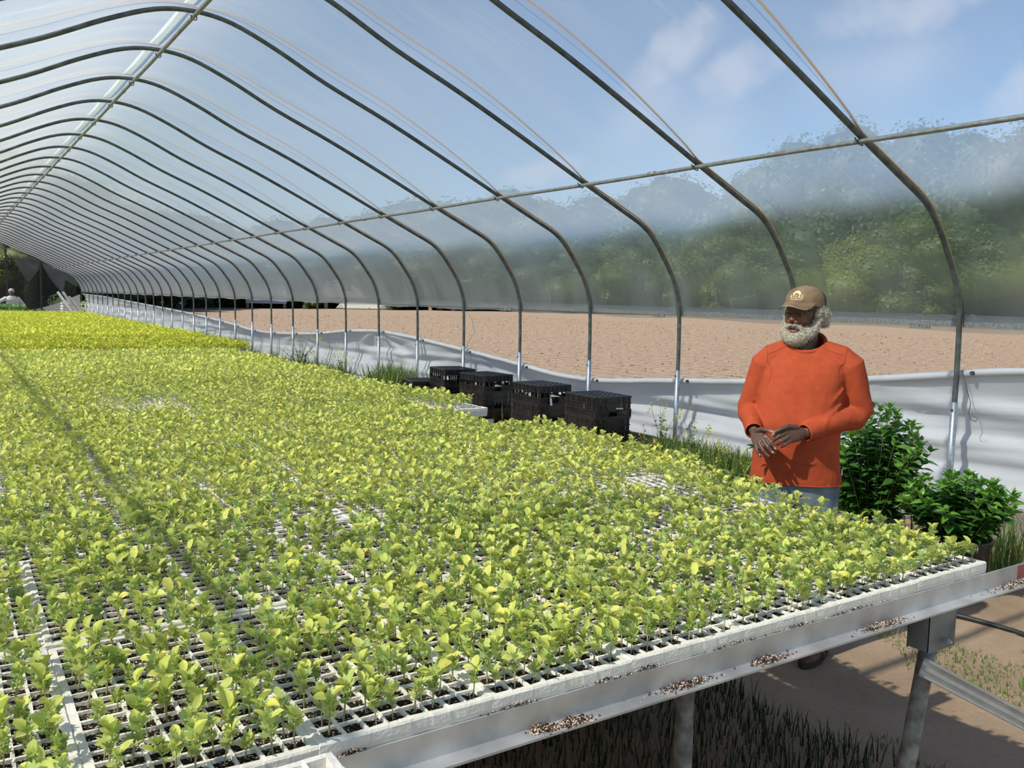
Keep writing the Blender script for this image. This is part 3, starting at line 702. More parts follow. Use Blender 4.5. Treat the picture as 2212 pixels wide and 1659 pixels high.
def seedling(seed,lod,kind='near'):
    rr=random.Random(seed); H=rr.uniform(.032,.056) if kind=='near' else rr.uniform(.05,.075)
    lean=Vector((rr.uniform(-.012,.012),rr.uniform(-.012,.012),0)); parts={}
    top=lean+Vector((0,0,H))
    m=MB()
    sc_=(.55,.55,.25)
    if lod==0: m.tube([(0,0,-.014),lean*.4+Vector((0,0,H*.5)),top],[.0017,.0015,.0011],4,cap=False)
    elif lod==1: m.tube([(0,0,-.014),top],[.0016,.001],3,cap=False)
    stem=(m.v,[t for f in m.f for t in ((f[0],f[1],f[2]),(f[0],f[2],f[3]))],[sc_]*len(m.v))
    parts['stem']=stem
    big=[]; az=rr.uniform(0,6.28); nb=rr.choice((1,2,2,3)) if kind=='near' else (5 if lod==2 else 4)
    cols=PALE if kind=='near' else YEL
    for k in range(nb):
        L_=rr.uniform(.019,.034)*(1.0 if kind=='near' else 1.1); Wd=L_*rr.uniform(.45,.82)
        if lod==2: L_*=1.25; Wd*=1.2
        el=rr.uniform(.15,1.3); a_=az+k*(6.28/nb)+rr.uniform(-.5,.5)
        M=Matrix.Translation(top+Vector((0,0,rr.uniform(-.006,.004))))@Matrix.Rotation(a_,4,'Z')@Matrix.Rotation(-el,4,'Y')@Matrix.Rotation(rr.uniform(-.7,.7),4,'X')@Matrix.Translation((.004,0,0))
        col=rr.choice(cols)
        if kind=='near' and rr.random()<.014: col=(.72,.50,.10)
        big.append(xf(leafgeo(rr,L_,Wd,rr.uniform(.3,1.2),col,lod),M))
    parts['big']=big
    sm=[]
    nf=(14 if lod==0 else 8 if lod==1 else 3) if kind=='near' else (5 if lod==0 else 3 if lod==1 else 0)
    for k in range(nf):
        t=.35+.65*k/max(1,nf-1); p=lean*t+Vector((0,0,H*(-.06+1.05*t)+.003))
        L_=rr.uniform(.016,.030)
        M=Matrix.Translation(p)@Matrix.Rotation(az+1.2+k*2.4,4,'Z')@Matrix.Rotation(-rr.uniform(.25,1.35),4,'Y')@Matrix.Rotation(rr.uniform(-.4,.4),4,'X')
        col=rr.choice(GREN if kind=='near' else YEL)
        if lod<2: sm.append(xf(feather(rr,L_,col,lod),M))
        else: sm.append(xf(leafgeo(rr,L_*1.1,L_*.6,.2,col,2),M))
    parts['small']=sm
    return parts
def flat(parts): return join([parts['stem']]+parts['big']+parts['small']) if parts['stem'][0] else join(parts['big']+parts['small'])
VAR={}
for kind in ('near','far'):
    for lod in (0,1,2):
        VAR[kind,lod]=[tuple(np.array(a,dtype=np.float32 if i!=1 else np.int32) for i,a in enumerate(flat(seedling(100*lod+k+(50 if kind=='far' else 0),lod,kind)))) for k in range(20)]
# where each plant stands
plants=[]
cam_p=Vector((0,0,CAMZ)); prng=random.Random(5)
sparse={}
for ti,(x,y,z,rz,kind,r,c) in enumerate(TRAYS):
    M=Matrix.Translation((x,y,z))@Matrix.Rotation(rz,4,'Z')
    dens=.93 if kind=='near' else 1.0
    for i in range(8):
        for j in range(16):
            p=M@Vector(((i+.5)*((TW-.02)/8)-TW/2+.01+prng.uniform(-.006,.006),(j+.5)*((TL-.02)/16)-TL/2+.01+prng.uniform(-.006,.006),0))
            d=dens
            if kind=='near':
                nn_=noise.noise(Vector((p.x*1.4,p.y*1.1,3.3)))
                d=dens-.30*max(0,nn_)*2
                if r==0 and x<.9: d-=.12
                if rz<-.1 and i<3 and j>9: d=.08
                if rz<-.1 and i<1: d=.25
                if r==5 and c==0 and i>5: d=.15
                if .75<x<1.25 and 5.4<y<6.1: d=.55
                if r==0 and c==0 and i==7: d=.25
            if prng.random()<d: plants.append((p.x,p.y,p.z,kind,ti,i,j,(p-cam_p).length))
def in_frame(p):
    d=Vector(p)-cam_p; z=d.dot(fw)
    if z<=.3: return False
    X=1106+1887.455*d.dot(r2)/z; Y=829.5-1887.455*d.dot(u2)/z
    return -25<X<2237 and -25<Y<1690
vis=[k for k,q in enumerate(plants) if q[3]=='near' and in_frame((q[0],q[1],q[2]+.03))]
vis.sort(key=lambda k:plants[k][7]); SINGLE=set(vis[:300])
# single seedlings: a root with stem, broad leaves and a tuft of cut leaves
SV=[]
for k in range(12):
    P=seedling(900+k,0,'near'); 
    mk=lambda nm,G:(lambda me:(me.materials.append(M_LEAF),me)[1])(np_mesh(nm,*G))
    SV.append((mk('stem',P['stem']),[mk('leaf',g_) for g_ in P['big']],mk('leaf_tuft',join(P['small']))))
for k in sorted(SINGLE):
    x,y,z,kind,ti,i,j,_=plants[k]; t=TRAYS[ti]; st,bl,tf=SV[prng.randrange(12)]
    rowlab={0:'front row tray',1:'second row tray'}.get(t[5],'%s row tray'%ORD[t[5]])
    lab='pale green seedling, %s %s, %s cell line, %s cell across'%(rowlab,nth(t[6]),ordw(j),ordw(i))
    o=thing('seedling',lab,'seedling',(x,y,z),prng.uniform(0,6.28),'seedlings nearest the camera'); s_=prng.uniform(.85,1.2); o.scale=(s_,s_,s_)
    obj('stem',st,None,o)
    for b_ in bl: obj('leaf',b_,None,o)
    obj('leaf_tuft',tf,None,o)
def mass(name,sel,label,kind):
    Vs=[];Fs=[];Cs=[];off=0
    for k in sel:
        x,y,z,kd,ti,i,j,d=plants[k]; lod=0 if d<3.2 else (1 if d<(8.0 if kd=='near' else 13.5) else 2)
        v,f,c=VAR[kd,lod][prng.randrange(20)]
        a=prng.uniform(0,6.283); s_=prng.uniform(.82,1.22)
        if kd=='far': s_*=1.12
        if lod==2: s_*=(1.15 if kd=='near' else 1.08)
        if lod==1: s_*=1.06
        if .75<x<1.25 and 5.4<y<6.1: s_*=.7
        ca,sa=math.cos(a)*s_,math.sin(a)*s_
        w=np.empty_like(v); w[:,0]=v[:,0]*ca-v[:,1]*sa+x; w[:,1]=v[:,0]*sa+v[:,1]*ca+y; w[:,2]=v[:,2]*s_+z
        Vs.append(w); Fs.append(f+off); off+=len(v); Cs.append(c*prng.uniform(.85,1.12))
    me=np_mesh(name,np.vstack(Vs),np.vstack(Fs),np.vstack(Cs)); print(name,len(sel),'plants',sum(len(f) for f in Fs),'tris')
    return tag(obj(name,me,M_LEAF),label,'seedlings',kind='stuff')
mass('seedlings',[k for k,q in enumerate(plants) if q[3]=='near' and k not in SINGLE],'pale green seedlings filling the foam trays of the near bench','near')
mass('seedlings',[k for k,q in enumerate(plants) if q[3]=='far'],'taller yellow green seedlings filling the far bench','far')
print('plants',len(plants),'trays',len(TRAYS))
# stack of empty trays standing in front of the bench, its top corner in view
for k in range(15):
    z=TH+k*(TH+.0088)
    put_tray(.322+random.uniform(-.006,.006) if k<14 else .325,.925,z+.002,0 if k<14 else .0,
      'empty white foam tray on top of the stack before the bench front rail' if k==14 else 'empty white foam tray in the stack before the front rail, %s from the bottom'%ordw(k),'empty foam trays stacked by the bench',soil=False)
# ------------------------------------------------------------------ black crates
CL,CW,CH=.575,.455,.228       # long side along the wall
def bars(m,a,b,w,t,n_=None):
    """flat bar from a to b, width w in the panel, thickness t along the outward axis"""
    a=Vector(a); b=Vector(b); d=(b-a).normalized(); o_=n_; s_=d.cross(o_).normalized()
    vs=[p+s_*w/2*i+o_*t/2*j for p in (a,b) for i,j in ((-1,-1),(1,-1),(1,1),(-1,1))]
    m.add(vs,[(0,1,2,3),(7,6,5,4),(0,4,5,1),(1,5,6,2),(2,6,7,3),(3,7,4,0)])
def crate_panel(L_,style,handle):
    """side panel in the plane y=0, running along x, from z=0 up; outward is -y"""
    m=MB(); n_=Vector((0,-1,0)); h=CH; hx=L_/2
    for z,w,t in ((.008,.016,.02),(h-.008,.016,.026),(h*.36,.009,.034),(h*.66,.008,.030)):
        if handle and abs(z-h*.36)<.001:
            bars(m,(-hx,0,z),(-.07,0,z),w,t,n_); bars(m,(.07,0,z),(hx,0,z),w,t,n_)
        else: bars(m,(-hx,0,z),(hx,0,z),w,t,n_)
    # inverted crate: the solid band is the lower wall of the crate, now uppermost
    if style=='solid': 
        m.box((-hx,-.001,h*.64),(hx,.002,h-.01))
        for k in range(7):
            x=-hx+(k+.5)*L_/7; bars(m,(x-L_/14,0,h*.36),(x-L_/14,0,h),.006,.018,n_)
            if not handle and k%2: m.box((x-L_/17,-.001,h*.08),(x+L_/17,.002,h*.5))
    else:
        for k in range(18):
            x=-hx+(k+.5)*L_/18
            if handle and abs(x)<.075: 
                m.box((x-L_/36,-.001,h*.42),(x+L_/36,.001,h*.98)); continue
            bars(m,(x,0,h*.36),(x,0,h),L_/18*(.62 if k%3 else .88),.006,n_)
    # lower lattice
    nn_=8
    for k in range(nn_):
        x0=-hx+k*L_/nn_; x1=x0+L_/nn_
        if handle and abs((x0+x1)/2)<.08: continue
        if style=='diag':
            bars(m,(x0,0,0),(x1,0,h*.36),.008,.01,n_); bars(m,(x1,0,0),(x0,0,h*.36),.008,.01,n_); m.box((x0+.008,.004,h*.02),(x1-.008,.006,h*.34))
        else:
            for q_ in (x0,x0+L_/16): bars(m,(q_,0,0),(q_,0,h*.36),L_/24,.008,n_)
    if handle:
        bars(m,(-.078,0,h*.1),(-.06,0,h*.36),.01,.02,n_); bars(m,(.078,0,h*.1),(.06,0,h*.36),.01,.02,n_); bars(m,(-.078,0,h*.42),(.078,0,h*.42),.012,.024,n_)
    return m.mesh('panel')
def grid_base():
    m=MB(); n_=Vector((0,0,1)); hx,hy=CL/2-.008,CW/2-.008; z=CH-.004
    for a,b in (((-hx,-hy),(hx,-hy)),((hx,-hy),(hx,hy)),((hx,hy),(-hx,hy)),((-hx,hy),(-hx,-hy))): bars(m,(*a,z),(*b,z),.016,.014,n_)
    st=.075
    for s_ in (1,-1):
        k=-12
        while k<=12:
            c=k*st; pts=[]
            # line y = s x + c clipped to the rectangle
            for x in (-hx,hx):
                y=s_*x+c
                if -hy<=y<=hy: pts.append((x,y))
            for y in (-hy,hy):
                x=(y-c)/s_
                if -hx<x<hx: pts.append((x,y))
            if len(pts)>=2 and (Vector(pts[0])-Vector(pts[1])).length>.02: bars(m,(*pts[0],z+.002),(*pts[1],z+.002),.008,.006,n_)
            k+=1
    m.box((-hx,-hy,z-.006),(hx,hy,z-.004))
    return m.mesh('grid')
PM={(st,hd,L_):crate_panel(L_,st,hd) for st in ('solid','slot','diag') for hd in (0,1) for L_ in (CL,CW)}
GB=grid_base()
for me in list(PM.values())+[GB]: me.materials.append(M_BLACK)
def corner_mesh():
    m=MB()
    for sx in (-1,1):
        for sy in (-1,1): m.box((sx*(CL/2-.012)-.012,sy*(CW/2-.012)-.012,0),(sx*(CL/2-.012)+.012,sy*(CW/2-.012)+.012,CH-.001))
    me=m.mesh('corner_posts'); me.materials.append(M_BLACK); return me
CM=corner_mesh()
def crate(x,y,z,rz,style,label):
    t=thing('plastic_crate',label,'crate',(x,y,z),rz,'black crates stacked by the curtain')
    for sg in (1,-1):
        obj('side_panel',PM[style,0,CL],None,t,(0,sg*CW/2,0),(0,0,0 if sg<0 else math.pi))
        obj('end_panel',PM[style,1,CW],None,t,(sg*CL/2,0,0),(0,0,math.pi/2 if sg>0 else -math.pi/2))
    obj('base_grid',GB,None,t); obj('corner_posts',CM,None,t)
    return t
HALF=math.pi/2
stacks=[(6.02,7.44,HALF-.06,('diag','diag','slot'),'in the crate stack nearest the man'),
        (6.12,8.66,HALF+.0,('slot','slot','solid'),'in the second crate stack from the man'),
        (6.18,10.05,HALF+.05,('solid','diag','solid'),'in the middle crate stack'),
        (6.20,11.02,HALF-.12,('solid','slot','solid'),'in the crate stack second from the far end')]
lv=['bottom','middle','top']
for x,y,rz,sty,lab in stacks:
    for k in range(3):
        crate(x-.04+random.uniform(-.006,.006),y+random.uniform(-.006,.006),.0+k*(CH+.004),rz+random.uniform(-.02,.02),sty[k],'black plastic crate upside down, %s %s'%(lv[k],lab))
for k in range(2): crate(6.05,11.75,k*(CH+.004),HALF-.2,('slot','solid')[k],'black plastic crate upside down, %s of the low far crate stack'%('bottom','top')[k])
# paper tags caught in the handles
def tagp(x,y,z,pts,lab,col=M_WHITE):
    m=MB(); m.add([Vector(p) for p in pts],[tuple(range(len(pts)))]); me=m.mesh('tag')
    o=obj('paper_tag',me,col,None,(x,y,z)); o.modifiers.new('s','SOLIDIFY').thickness=.0015; return tag(o,lab,'tag')
tagp(6.02,8.36,.56,[(-.03,-.02,0),(.11,-.03,.0),(.0,-.02,.03),(-.03,-.02,.025)],'white card tag stuck through a handle of the second crate stack')
tagp(6.0,8.36,.46,[(-.012,-.025,0),(.02,-.025,0),(.012,-.02,.085),(-.014,-.02,.09)],'narrow white label hanging below the card tag')
tagp(6.1,9.74,.55,[(-.03,-.02,0),(.09,-.03,-.004),(-.01,-.02,.025)],'white card tag in the handle of the middle crate stack')
tagp(6.02,7.13,.56,[(-.04,-.01,0),(.06,-.01,-.004),(.05,-.01,.01),(-.04,-.01,.014)],'thin white card in the handle of the crate stack nearest the man')

# ------------------------------------------------------------------ potted shrubs
def pot(x,y,r,h,label):
    t=thing('plant_pot',label,'pot',(x,y,0))
    prof=[(r*.82,0),(r*.83,.012),(r*.95,h-.035),(r*1.0,h-.032),(r*1.02,h-.004),(r*1.0,h),(r*.95,h),(r*.93,h-.04)]
    m=MB(); n=28; m.loft([[Vector((q*math.cos(2*math.pi*k/n),q*math.sin(2*math.pi*k/n),z)) for k in range(n)] for q,z in prof],cap=False)
    m.add([(r*.82*math.cos(2*math.pi*k/n),r*.82*math.sin(2*math.pi*k/n),0) for k in range(n)],[tuple(range(n))])
    m.build('pot_wall',M_POT,t,smooth=True)
    m=MB(); 
    m.loft([[Vector((q*math.cos(2*math.pi*k/n),q*math.sin(2*math.pi*k/n),h-.05+ (.01 if q<.1 else 0)+.006*math.sin(k*3))) for k in range(n)] for q in (r*.94,r*.5,.01)],cap=True); m.build('potting_soil',M_SOIL,t)
    for a in (.9,-2.2):
        m=MB(); m.tube([(r*1.02*math.cos(a-.16),r*1.02*math.sin(a-.16),h-.02),(r*1.1*math.cos(a-.1),r*1.1*math.sin(a-.1),h-.05),(r*1.1*math.cos(a+.1),r*1.1*math.sin(a+.1),h-.05),(r*1.02*math.cos(a+.16),r*1.02*math.sin(a+.16),h-.02)],.006,6); m.build('handle',M_POT,t)
    return t
def bigleaf(rr,L_,W_,col):
    st=[(0,.03),(.12,.3),(.3,.5),(.52,.46),(.75,.28),(.9,.1),(1,0)]
    V=[];C=[];F=[]; fold=rr.uniform(.15,.5); dr=rr.uniform(.15,.6)
    for t,w in st:
        z=-dr*t*t*L_*.6
        V+=[(t*L_,0,z),(t*L_,w*W_,z+fold*w*W_),(t*L_,-w*W_,z+fold*w*W_)]
        C+=[tuple(min(1,c*1.12) for c in col),col,col]
    for k in range(len(st)-1):
        a=3*k;b=3*k+3; F+=[(a,b,b+1),(a,b+1,a+1),(a,a+2,b+2),(a,b+2,b)]
    return V,F,C
DG=[(.045,.135,.02),(.06,.17,.025),(.075,.20,.03),(.04,.12,.02)]; LG=[(.16,.33,.045),(.13,.28,.035)]
def shrub(x,y,h0,H,Rr,nst,seed,label):
    """upright many stemmed shrub, opposite leaves, pale shoot tips; leaves are instanced objects sharing a few meshes"""
    rr=random.Random(seed); t=thing('leafy_shrub',label,'shrub',(x,y,h0))
    LM=[np_mesh('leaf',*bigleaf(rr,1,.62,DG[k%4])) for k in range(5)]+[np_mesh('leaf',*bigleaf(rr,1,.5,LG[k%2])) for k in range(3)]
    for me in LM: me.materials.append(M_LEAFG)
    stems=MB(); leaves=[]
    for s_i in range(nst):
        a=rr.uniform(0,6.28); q=math.sqrt((s_i+.5)/nst); base=Vector((math.cos(a)*.09*q,math.sin(a)*.09*q,0))
        out=q*Rr*.92; hh=H*(1-.42*q*q)*rr.uniform(.86,1.02)
        end=Vector((math.cos(a)*out,math.sin(a)*out,hh))
        ctrl=base+Vector((math.cos(a)*out*.45,math.sin(a)*out*.45,hh*.62))
        P=[base*(1-u)**2+ctrl*2*u*(1-u)+end*u*u for u in np.linspace(0,1,9)]
        stems.tube(P,[.0045-.0032*i/8 for i in range(9)],4,cap=False)
        nl=15
        for k in range(nl):
            u=.07+.93*(k+.5)/nl; p=base*(1-u)**2+ctrl*2*u*(1-u)+end*u*u
            for sd_ in (0,1):
                az=a+k*1.57+sd_*math.pi+rr.uniform(-.35,.35); L_=(.088 if u<.85 else .06)*rr.uniform(.75,1.15)
                el=rr.uniform(-.1,.5) if u<.86 else rr.uniform(.4,1.1)
                tip=u>.84
                leaves.append((p,az,el,L_,tip))
        for k in range(4): leaves.append((end,a+k*1.57+.4,rr.uniform(.7,1.25),rr.uniform(.04,.055),True))
    stems.build('stems',M_STEM,t)
    # ranked so the leaves on the outside (the ones seen) are single parts
    cdir=(cam_p-Vector((x,y,h0+H/2))).normalized()
    leaves.sort(key=lambda l_:-(l_[0].dot(cdir)+l_[0].z*.35)); 
    G=[]
    for i,(p,az,el,L_,tip) in enumerate(leaves):
        M=Matrix.Translation(p)@Matrix.Rotation(az,4,'Z')@Matrix.Rotation(-el,4,'Y')@Matrix.Rotation(rr.uniform(-.5,.5),4,'X')@Matrix.Translation((.008,0,0))@Matrix.Scale(L_,4)
        if i<300:
            o=obj('leaf',LM[rr.randrange(5)] if not tip else LM[5+rr.randrange(3)],None,t); o.matrix_basis=M
        else:
            g_=bigleaf(rr,1,.6,rr.choice(LG if tip else DG)); G.append(xf(g_,M))
    if G:
        v,f,c=join(G); tag(obj('leaves',np_mesh('leaves',v,f,c),M_LEAFG,t),kind='stuff')
    return t
pot(5.08,3.43,.21,.36,'larger black nursery pot right behind the man\'s hip')
shrub(5.08,3.43,.31,.78,.42,58,21,'tall bushy dark green shrub growing in the pot behind the man')
pot(5.05,2.82,.19,.36,'black nursery pot nearest the right edge of the picture')
shrub(5.05,2.82,.31,.44,.37,44,22,'lower bushy green shrub growing in the rightmost pot')

# ------------------------------------------------------------------ weeds and grass
GRS=[(.14,.24,.045),(.20,.31,.06),(.10,.18,.035),(.34,.36,.12),(.45,.38,.2)]
def blades(sel,name,label,parent=None,hmul=1,wd=.004):
    G_=GRS
    V=[];F=[];C=[]
    for (x,y,z,h) in sel:
        a=random.uniform(0,6.28); ln=random.uniform(.1,.6)*h; w=wd*random.uniform(.6,1.3); c=random.choice(GRS[:3]*3+GRS[3:])
        dx,dy=math.cos(a),math.sin(a); k=len(V)
        V+=[(x-dy*w,y+dx*w,z),(x+dy*w,y-dx*w,z),(x+dx*ln*.35-dy*w*.7,y+dy*ln*.35+dx*w*.7,z+h*.6),(x+dx*ln*.35+dy*w*.7,y+dy*ln*.35-dx*w*.7,z+h*.6),(x+dx*ln,y+dy*ln,z+h)]
        F+=[(k,k+1,k+3),(k,k+3,k+2),(k+2,k+3,k+4)]; C+=[c]*5
    return tag(obj(name,np_mesh(name,V,F,C),M_LEAF,parent),label,'grass',kind='stuff')
sel=[]
while len(sel)<15000:                      # strip of weeds along the right base board
    y=random.uniform(1.5,50); y=1.5+(y-1.5)**1.0
    if random.random()<.35: y=random.uniform(1.5,14)
    x=6.5-abs(random.gauss(0,.30)); 
    n_=noise.noise(Vector((x*.9,y*.7,0)))
    if n_<-.12: continue
    if 6.9<y<12.4 and x>5.55 and random.random()<.93: continue
    sel.append((x,y,0,random.uniform(.08,.34)*(1.15 if n_>.2 else .8)*(1.7 if y>9 else 1)))
blades(sel,'weedy_grass','weedy green grass growing along the foot of the right base boards',wd=.009)
sel=[]
for cx0,cy0,sx,nn_ in ((6.15,2.6,.25,420),(5.75,2.9,.2,200),(5.95,5.6,.3,700),(6.1,6.4,.22,500),(6.2,5.0,.25,400)):
    for i in range(nn_): sel.append((cx0+random.gauss(0,sx*.7),cy0+random.gauss(0,sx),0,random.uniform(.2,.5) if cy0<4 else random.uniform(.1,.32)))
sel=[(min(q[0],6.5),*q[1:]) for q in sel]
blades(sel,'tall_grass','taller loose tufts of grass beside the pots and behind the man',wd=.004)
sel=[]
while len(sel)<24000:                      # low creeping grass on the bare floor
    x=random.uniform(2.6,6.4); y=random.uniform(.4,7.5)
    n_=noise.noise(Vector((x*1.35,y*1.35,7)))+.5*noise.noise(Vector((x*4,y*4,1)))
    if n_<.12: continue
    if abs((x-3.45))<.33 and y>1.2 and n_<.4: continue
    sel.append((x,y,0,random.uniform(.008,.036)))
blades(sel,'creeping_grass','low patches of green grass on the bare earth floor',wd=.0024)
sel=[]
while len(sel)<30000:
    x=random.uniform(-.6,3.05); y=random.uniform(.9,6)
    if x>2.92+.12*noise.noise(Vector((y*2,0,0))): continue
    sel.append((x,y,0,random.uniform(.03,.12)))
G0=GRS; GRS=[(.035,.06,.015),(.05,.08,.02),(.03,.045,.012),(.06,.08,.03),(.09,.08,.04)]  # darker greens for these blades: the under-bench shade is put into their colour
blades(sel,'shade_tinted_grass','grass under the near bench, its shade painted into darker colours',wd=.003)
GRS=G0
sel=[]
while len(sel)<5000:
    x=random.uniform(7.3,9.2); y=random.uniform(17,30); sel.append((x,y,-.03,random.uniform(.05,.3)*math.exp(-((y-23)/5)**2)+.02))
blades(sel,'field_edge_weeds','green weeds at the field edge just outside the curtain')

def mustard(x,y,H,seed,nb,label,spread=.22,nlf=12,ul=.7):
    rr=random.Random(seed); t=thing('mustard_plant',label,'plant',(x,y,0),0,'yellow flowered weeds by the curtain')
    st=MB(); G=[]; Fl=[]
    for b in range(nb):
        a=rr.uniform(0,6.28); e=Vector((math.cos(a)*spread*rr.random(),math.sin(a)*spread*rr.random(),H*rr.uniform(.6,1))); b0=Vector((0,0,H*.05*b/nb))
        mid=(b0+e)/2+Vector((-e.x*.2,-e.y*.2,.03)); P=[b0,mid,e]; st.tube(P,[.005,.0035,.0015],4,cap=False)
        for k in range(nlf):
            u=rr.uniform(.03,ul); p=b0.lerp(mid,min(1,u*2)) if u<.5 else mid.lerp(e,u*2-1)
            L_=rr.uniform(.05,.13)*(1.1-u)
            M=Matrix.Translation(p)@Matrix.Rotation(rr.uniform(0,6.28),4,'Z')@Matrix.Rotation(-rr.uniform(-.2,.7),4,'Y')@Matrix.Scale(L_,4)
            G.append(xf(bigleaf(rr,1,.55,rr.choice(((.07,.17,.04),(.10,.22,.05),(.13,.25,.05)))),M))
        for k in range(rr.randint(5,9)):
            p=e+Vector((rr.gauss(0,.016),rr.gauss(0,.016),rr.uniform(-.09,.02)))
            for q_ in range(2):
                M=Matrix.Translation(p)@Matrix.Rotation(rr.uniform(0,6.28),4,'Z')@Matrix.Rotation(rr.uniform(-1,1),4,'X')
                Fl.append(xf(([(-.008,-.008,0),(.008,-.008,0),(.008,.008,0),(-.008,.008,0)],[(0,1,2),(0,2,3)],[(.85,.75,.12)]*4),M))
    st.build('stems',M_STEM,t); v,f,c=join(G); obj('leaves',np_mesh('leaves',v,f,c),M_LEAF,t)
    v,f,c=join(Fl); tag(obj('flowers',np_mesh('flowers',v,f,c),M_LEAF,t),kind='stuff')
mustard(6.35,6.82,.72,1,7,'yellow flowered weed growing against the post left of the man')
mustard(6.25,6.25,.70,2,8,'tallest yellow flowered weed between that post and the man')
mustard(6.22,5.75,.42,3,8,'short yellow flowered weed just behind the man\'s elbow')
mustard(6.3,7.0,.4,4,6,'low leafy yellow flowered weed beside the nearest crates')
for q_,y in enumerate((13.2,16.7,18.9,20.2,22.6,25.3,27,29.5,31,33.4)):
    mustard(6.1+.2*math.sin(q_*2.1),y,.45+.15*math.sin(q_*1.7),70+q_,9,'leafy weed along the far curtain foot, %s one beyond the crates'%ordw(q_),.35)
for q_,(x,y,H,l_) in enumerate(((6.1,6.6,.3,'low leafy weed in front of the flowered ones, nearest the crates'),(6.0,6.0,.32,'low leafy weed in the middle of the clump behind the elbow'),(6.3,5.35,.34,'low leafy weed at the man\'s side against the base board'),(5.9,5.4,.26,'small leafy weed in the grass right behind the man'),(6.36,7.5,.3,'leafy weed squeezed between crates and base board'),(6.3,4.5,.3,'leafy weed behind the taller potted shrub'))):
    mustard(x,y,H,40+q_,10,l_,.3)
mustard(6.05,17.15,.95,5,16,'bushy dark weed with yellow flowers beyond the crates',.55,30,.85)
mustard(6.1,15.1,.86,6,12,'loose stalky weed with pale flowers nearest the crates, by the loose board',.45,18,.7)
mustard(6.15,21.7,.8,7,8,'small weed with a tuft of leaves farther along the curtain',.25)
mustard(6.15,24.0,.7,8,6,'another small weed with a leaf tuft toward the far end',.2)
mustard(5.9,36,.8,9,9,'distant round weed near the far planks',.5)
# leaf litter and hose
m=MB(); hp=[(3.9,3.6),(4.3,3.05),(4.62,2.66),(4.69,2.45),(4.70,2.2),(4.6,1.9),(4.7,1.4),(5.1,.8)]
m.tube([(x,y,.016) for x,y in [tuple(v) for v in catmull([(a,b) for a,b in hp],5)]],.013,8)
tag(m.build('hose',M_HOSE,smooth=True),'black water hose lying on the earth right of the bench leg','hose')
m=MB()
for i in range(200):
    x=random.uniform(2.9,6); y=random.uniform(.6,4.5); a=random.uniform(0,3.14); l=random.uniform(.015,.06); m.tube([(x,y,.006),(x+l*math.cos(a),y+l*math.sin(a),.008)],.001,3,cap=False)
M_STRAW=mat('dry_straw',(.33,.25,.17),.95,0,var=.2)
tag(m.build('dry_stems',M_STRAW),'dry broken stems littering the bare earth','straw',kind='stuff')
# orange tub under the bench
m=MB(); n=24
m.loft([[Vector((q*math.cos(2*math.pi*k/n),q*math.sin(2*math.pi*k/n),z)) for k in range(n)] for q,z in ((.02,.01),(.13,0),(.17,.26),(.178,.26),(.18,.28),(.165,.28),(.125,.012),(.02,.02))],cap=True)
tag(m.build('tub',M_ORANGE,smooth=True,loc=(.98,1.62,0)),'orange plastic tub on the ground in the shade under the bench','tub')
# ------------------------------------------------------------------ the man
def ring(c,rx,ry,n=28,pw=2.3,tilt=None):
    out=[]
    for k in range(n):
        a=2*math.pi*k/n; ca,sa=math.cos(a),math.sin(a)
        out.append(Vector((c[0]+rx*math.copysign(abs(ca)**(2/pw),ca), c[1]+ry*math.copysign(abs(sa)**(2/pw),sa), c[2])))
    return out
def paint(me,fn):
    ca=me.color_attributes.new('tint','FLOAT_COLOR','POINT'); n=len(me.vertices)
    co=np.empty(n*3,np.float32); me.vertices.foreach_get('co',co); co=co.reshape(-1,3)
    C=np.ones((n,4),np.float32); C[:,:3]=fn(co); ca.data.foreach_set('color',C.ravel())
def displace(me,fn):
    n=len(me.vertices); co=np.empty(n*3,np.float32); me.vertices.foreach_get('co',co)
    nm=np.empty(n*3,np.float32); me.vertices.foreach_get('normal',nm); co=co.reshape(-1,3); nm=nm.reshape(-1,3)
    d=np.array([fn(Vector(p)) for p in co],np.float32)[:,None]
    me.vertices.foreach_set('co',(co+nm*d).ravel()); me.update()
def decimated(me,ratio):
    o=bpy.data.objects.new('t',me); COL.objects.link(o); m=o.modifiers.new('d','DECIMATE'); m.ratio=ratio
    dg=bpy.context.evaluated_depsgraph_get(); dg.update(); r=bpy.data.meshes.new_from_object(o.evaluated_get(dg))
    bpy.data.objects.remove(o,do_unlink=True); r.polygons.foreach_set('use_smooth',[True]*len(r.polygons)); return r
M_SKIN=mat('dark_skin',(1,1,1),.43,tint=True,bump=.12,bscale=300,spec=.5)
M_SHIRT=mat('orange_knit_shirt',(.41,.068,.024),.85,var=.07,vscale=18,bump=.14,bscale=420,spec=.2)
M_SEAMS=mat('shirt_seam',(.30,.045,.015),.9)
M_JEANS=mat('faded_denim',(.115,.16,.205),.9,0,col2=(.25,.29,.31),vscale=9,bump=.15,bscale=300,spec=.2)
M_BOOT=mat('brown_leather',(.12,.055,.03),.5,0,var=.3,vscale=25)
M_SOLE=mat('boot_sole',(.05,.035,.025),.8)
M_BEARD=mat('grey_white_hair',(.40,.35,.27),.9,0,col2=(.63,.56,.44),vscale=160,bump=.7,bscale=260,spec=.15)
M_CAP=mat('tan_cap_cloth',(.215,.145,.085),.9,0,var=.22,vscale=22,bump=.15,bscale=500,spec=.15)
M_CAPB=mat('dark_cap_mesh',(.035,.035,.028),.9,0,col2=(.08,.075,.05),vscale=45)
M_PRINT=mat('cream_print',(.78,.62,.33),.8)
M_EYE=mat('eye_white',(.15,.105,.085),.45); M_IRIS=mat('dark_iris',(.02,.012,.008),.2)
M_LIP=mat('lip',(.36,.13,.10),.35); M_TEETH=mat('mouth_dark',(.03,.01,.008),.6); M_NAIL=mat('nail',(.55,.36,.28),.3)

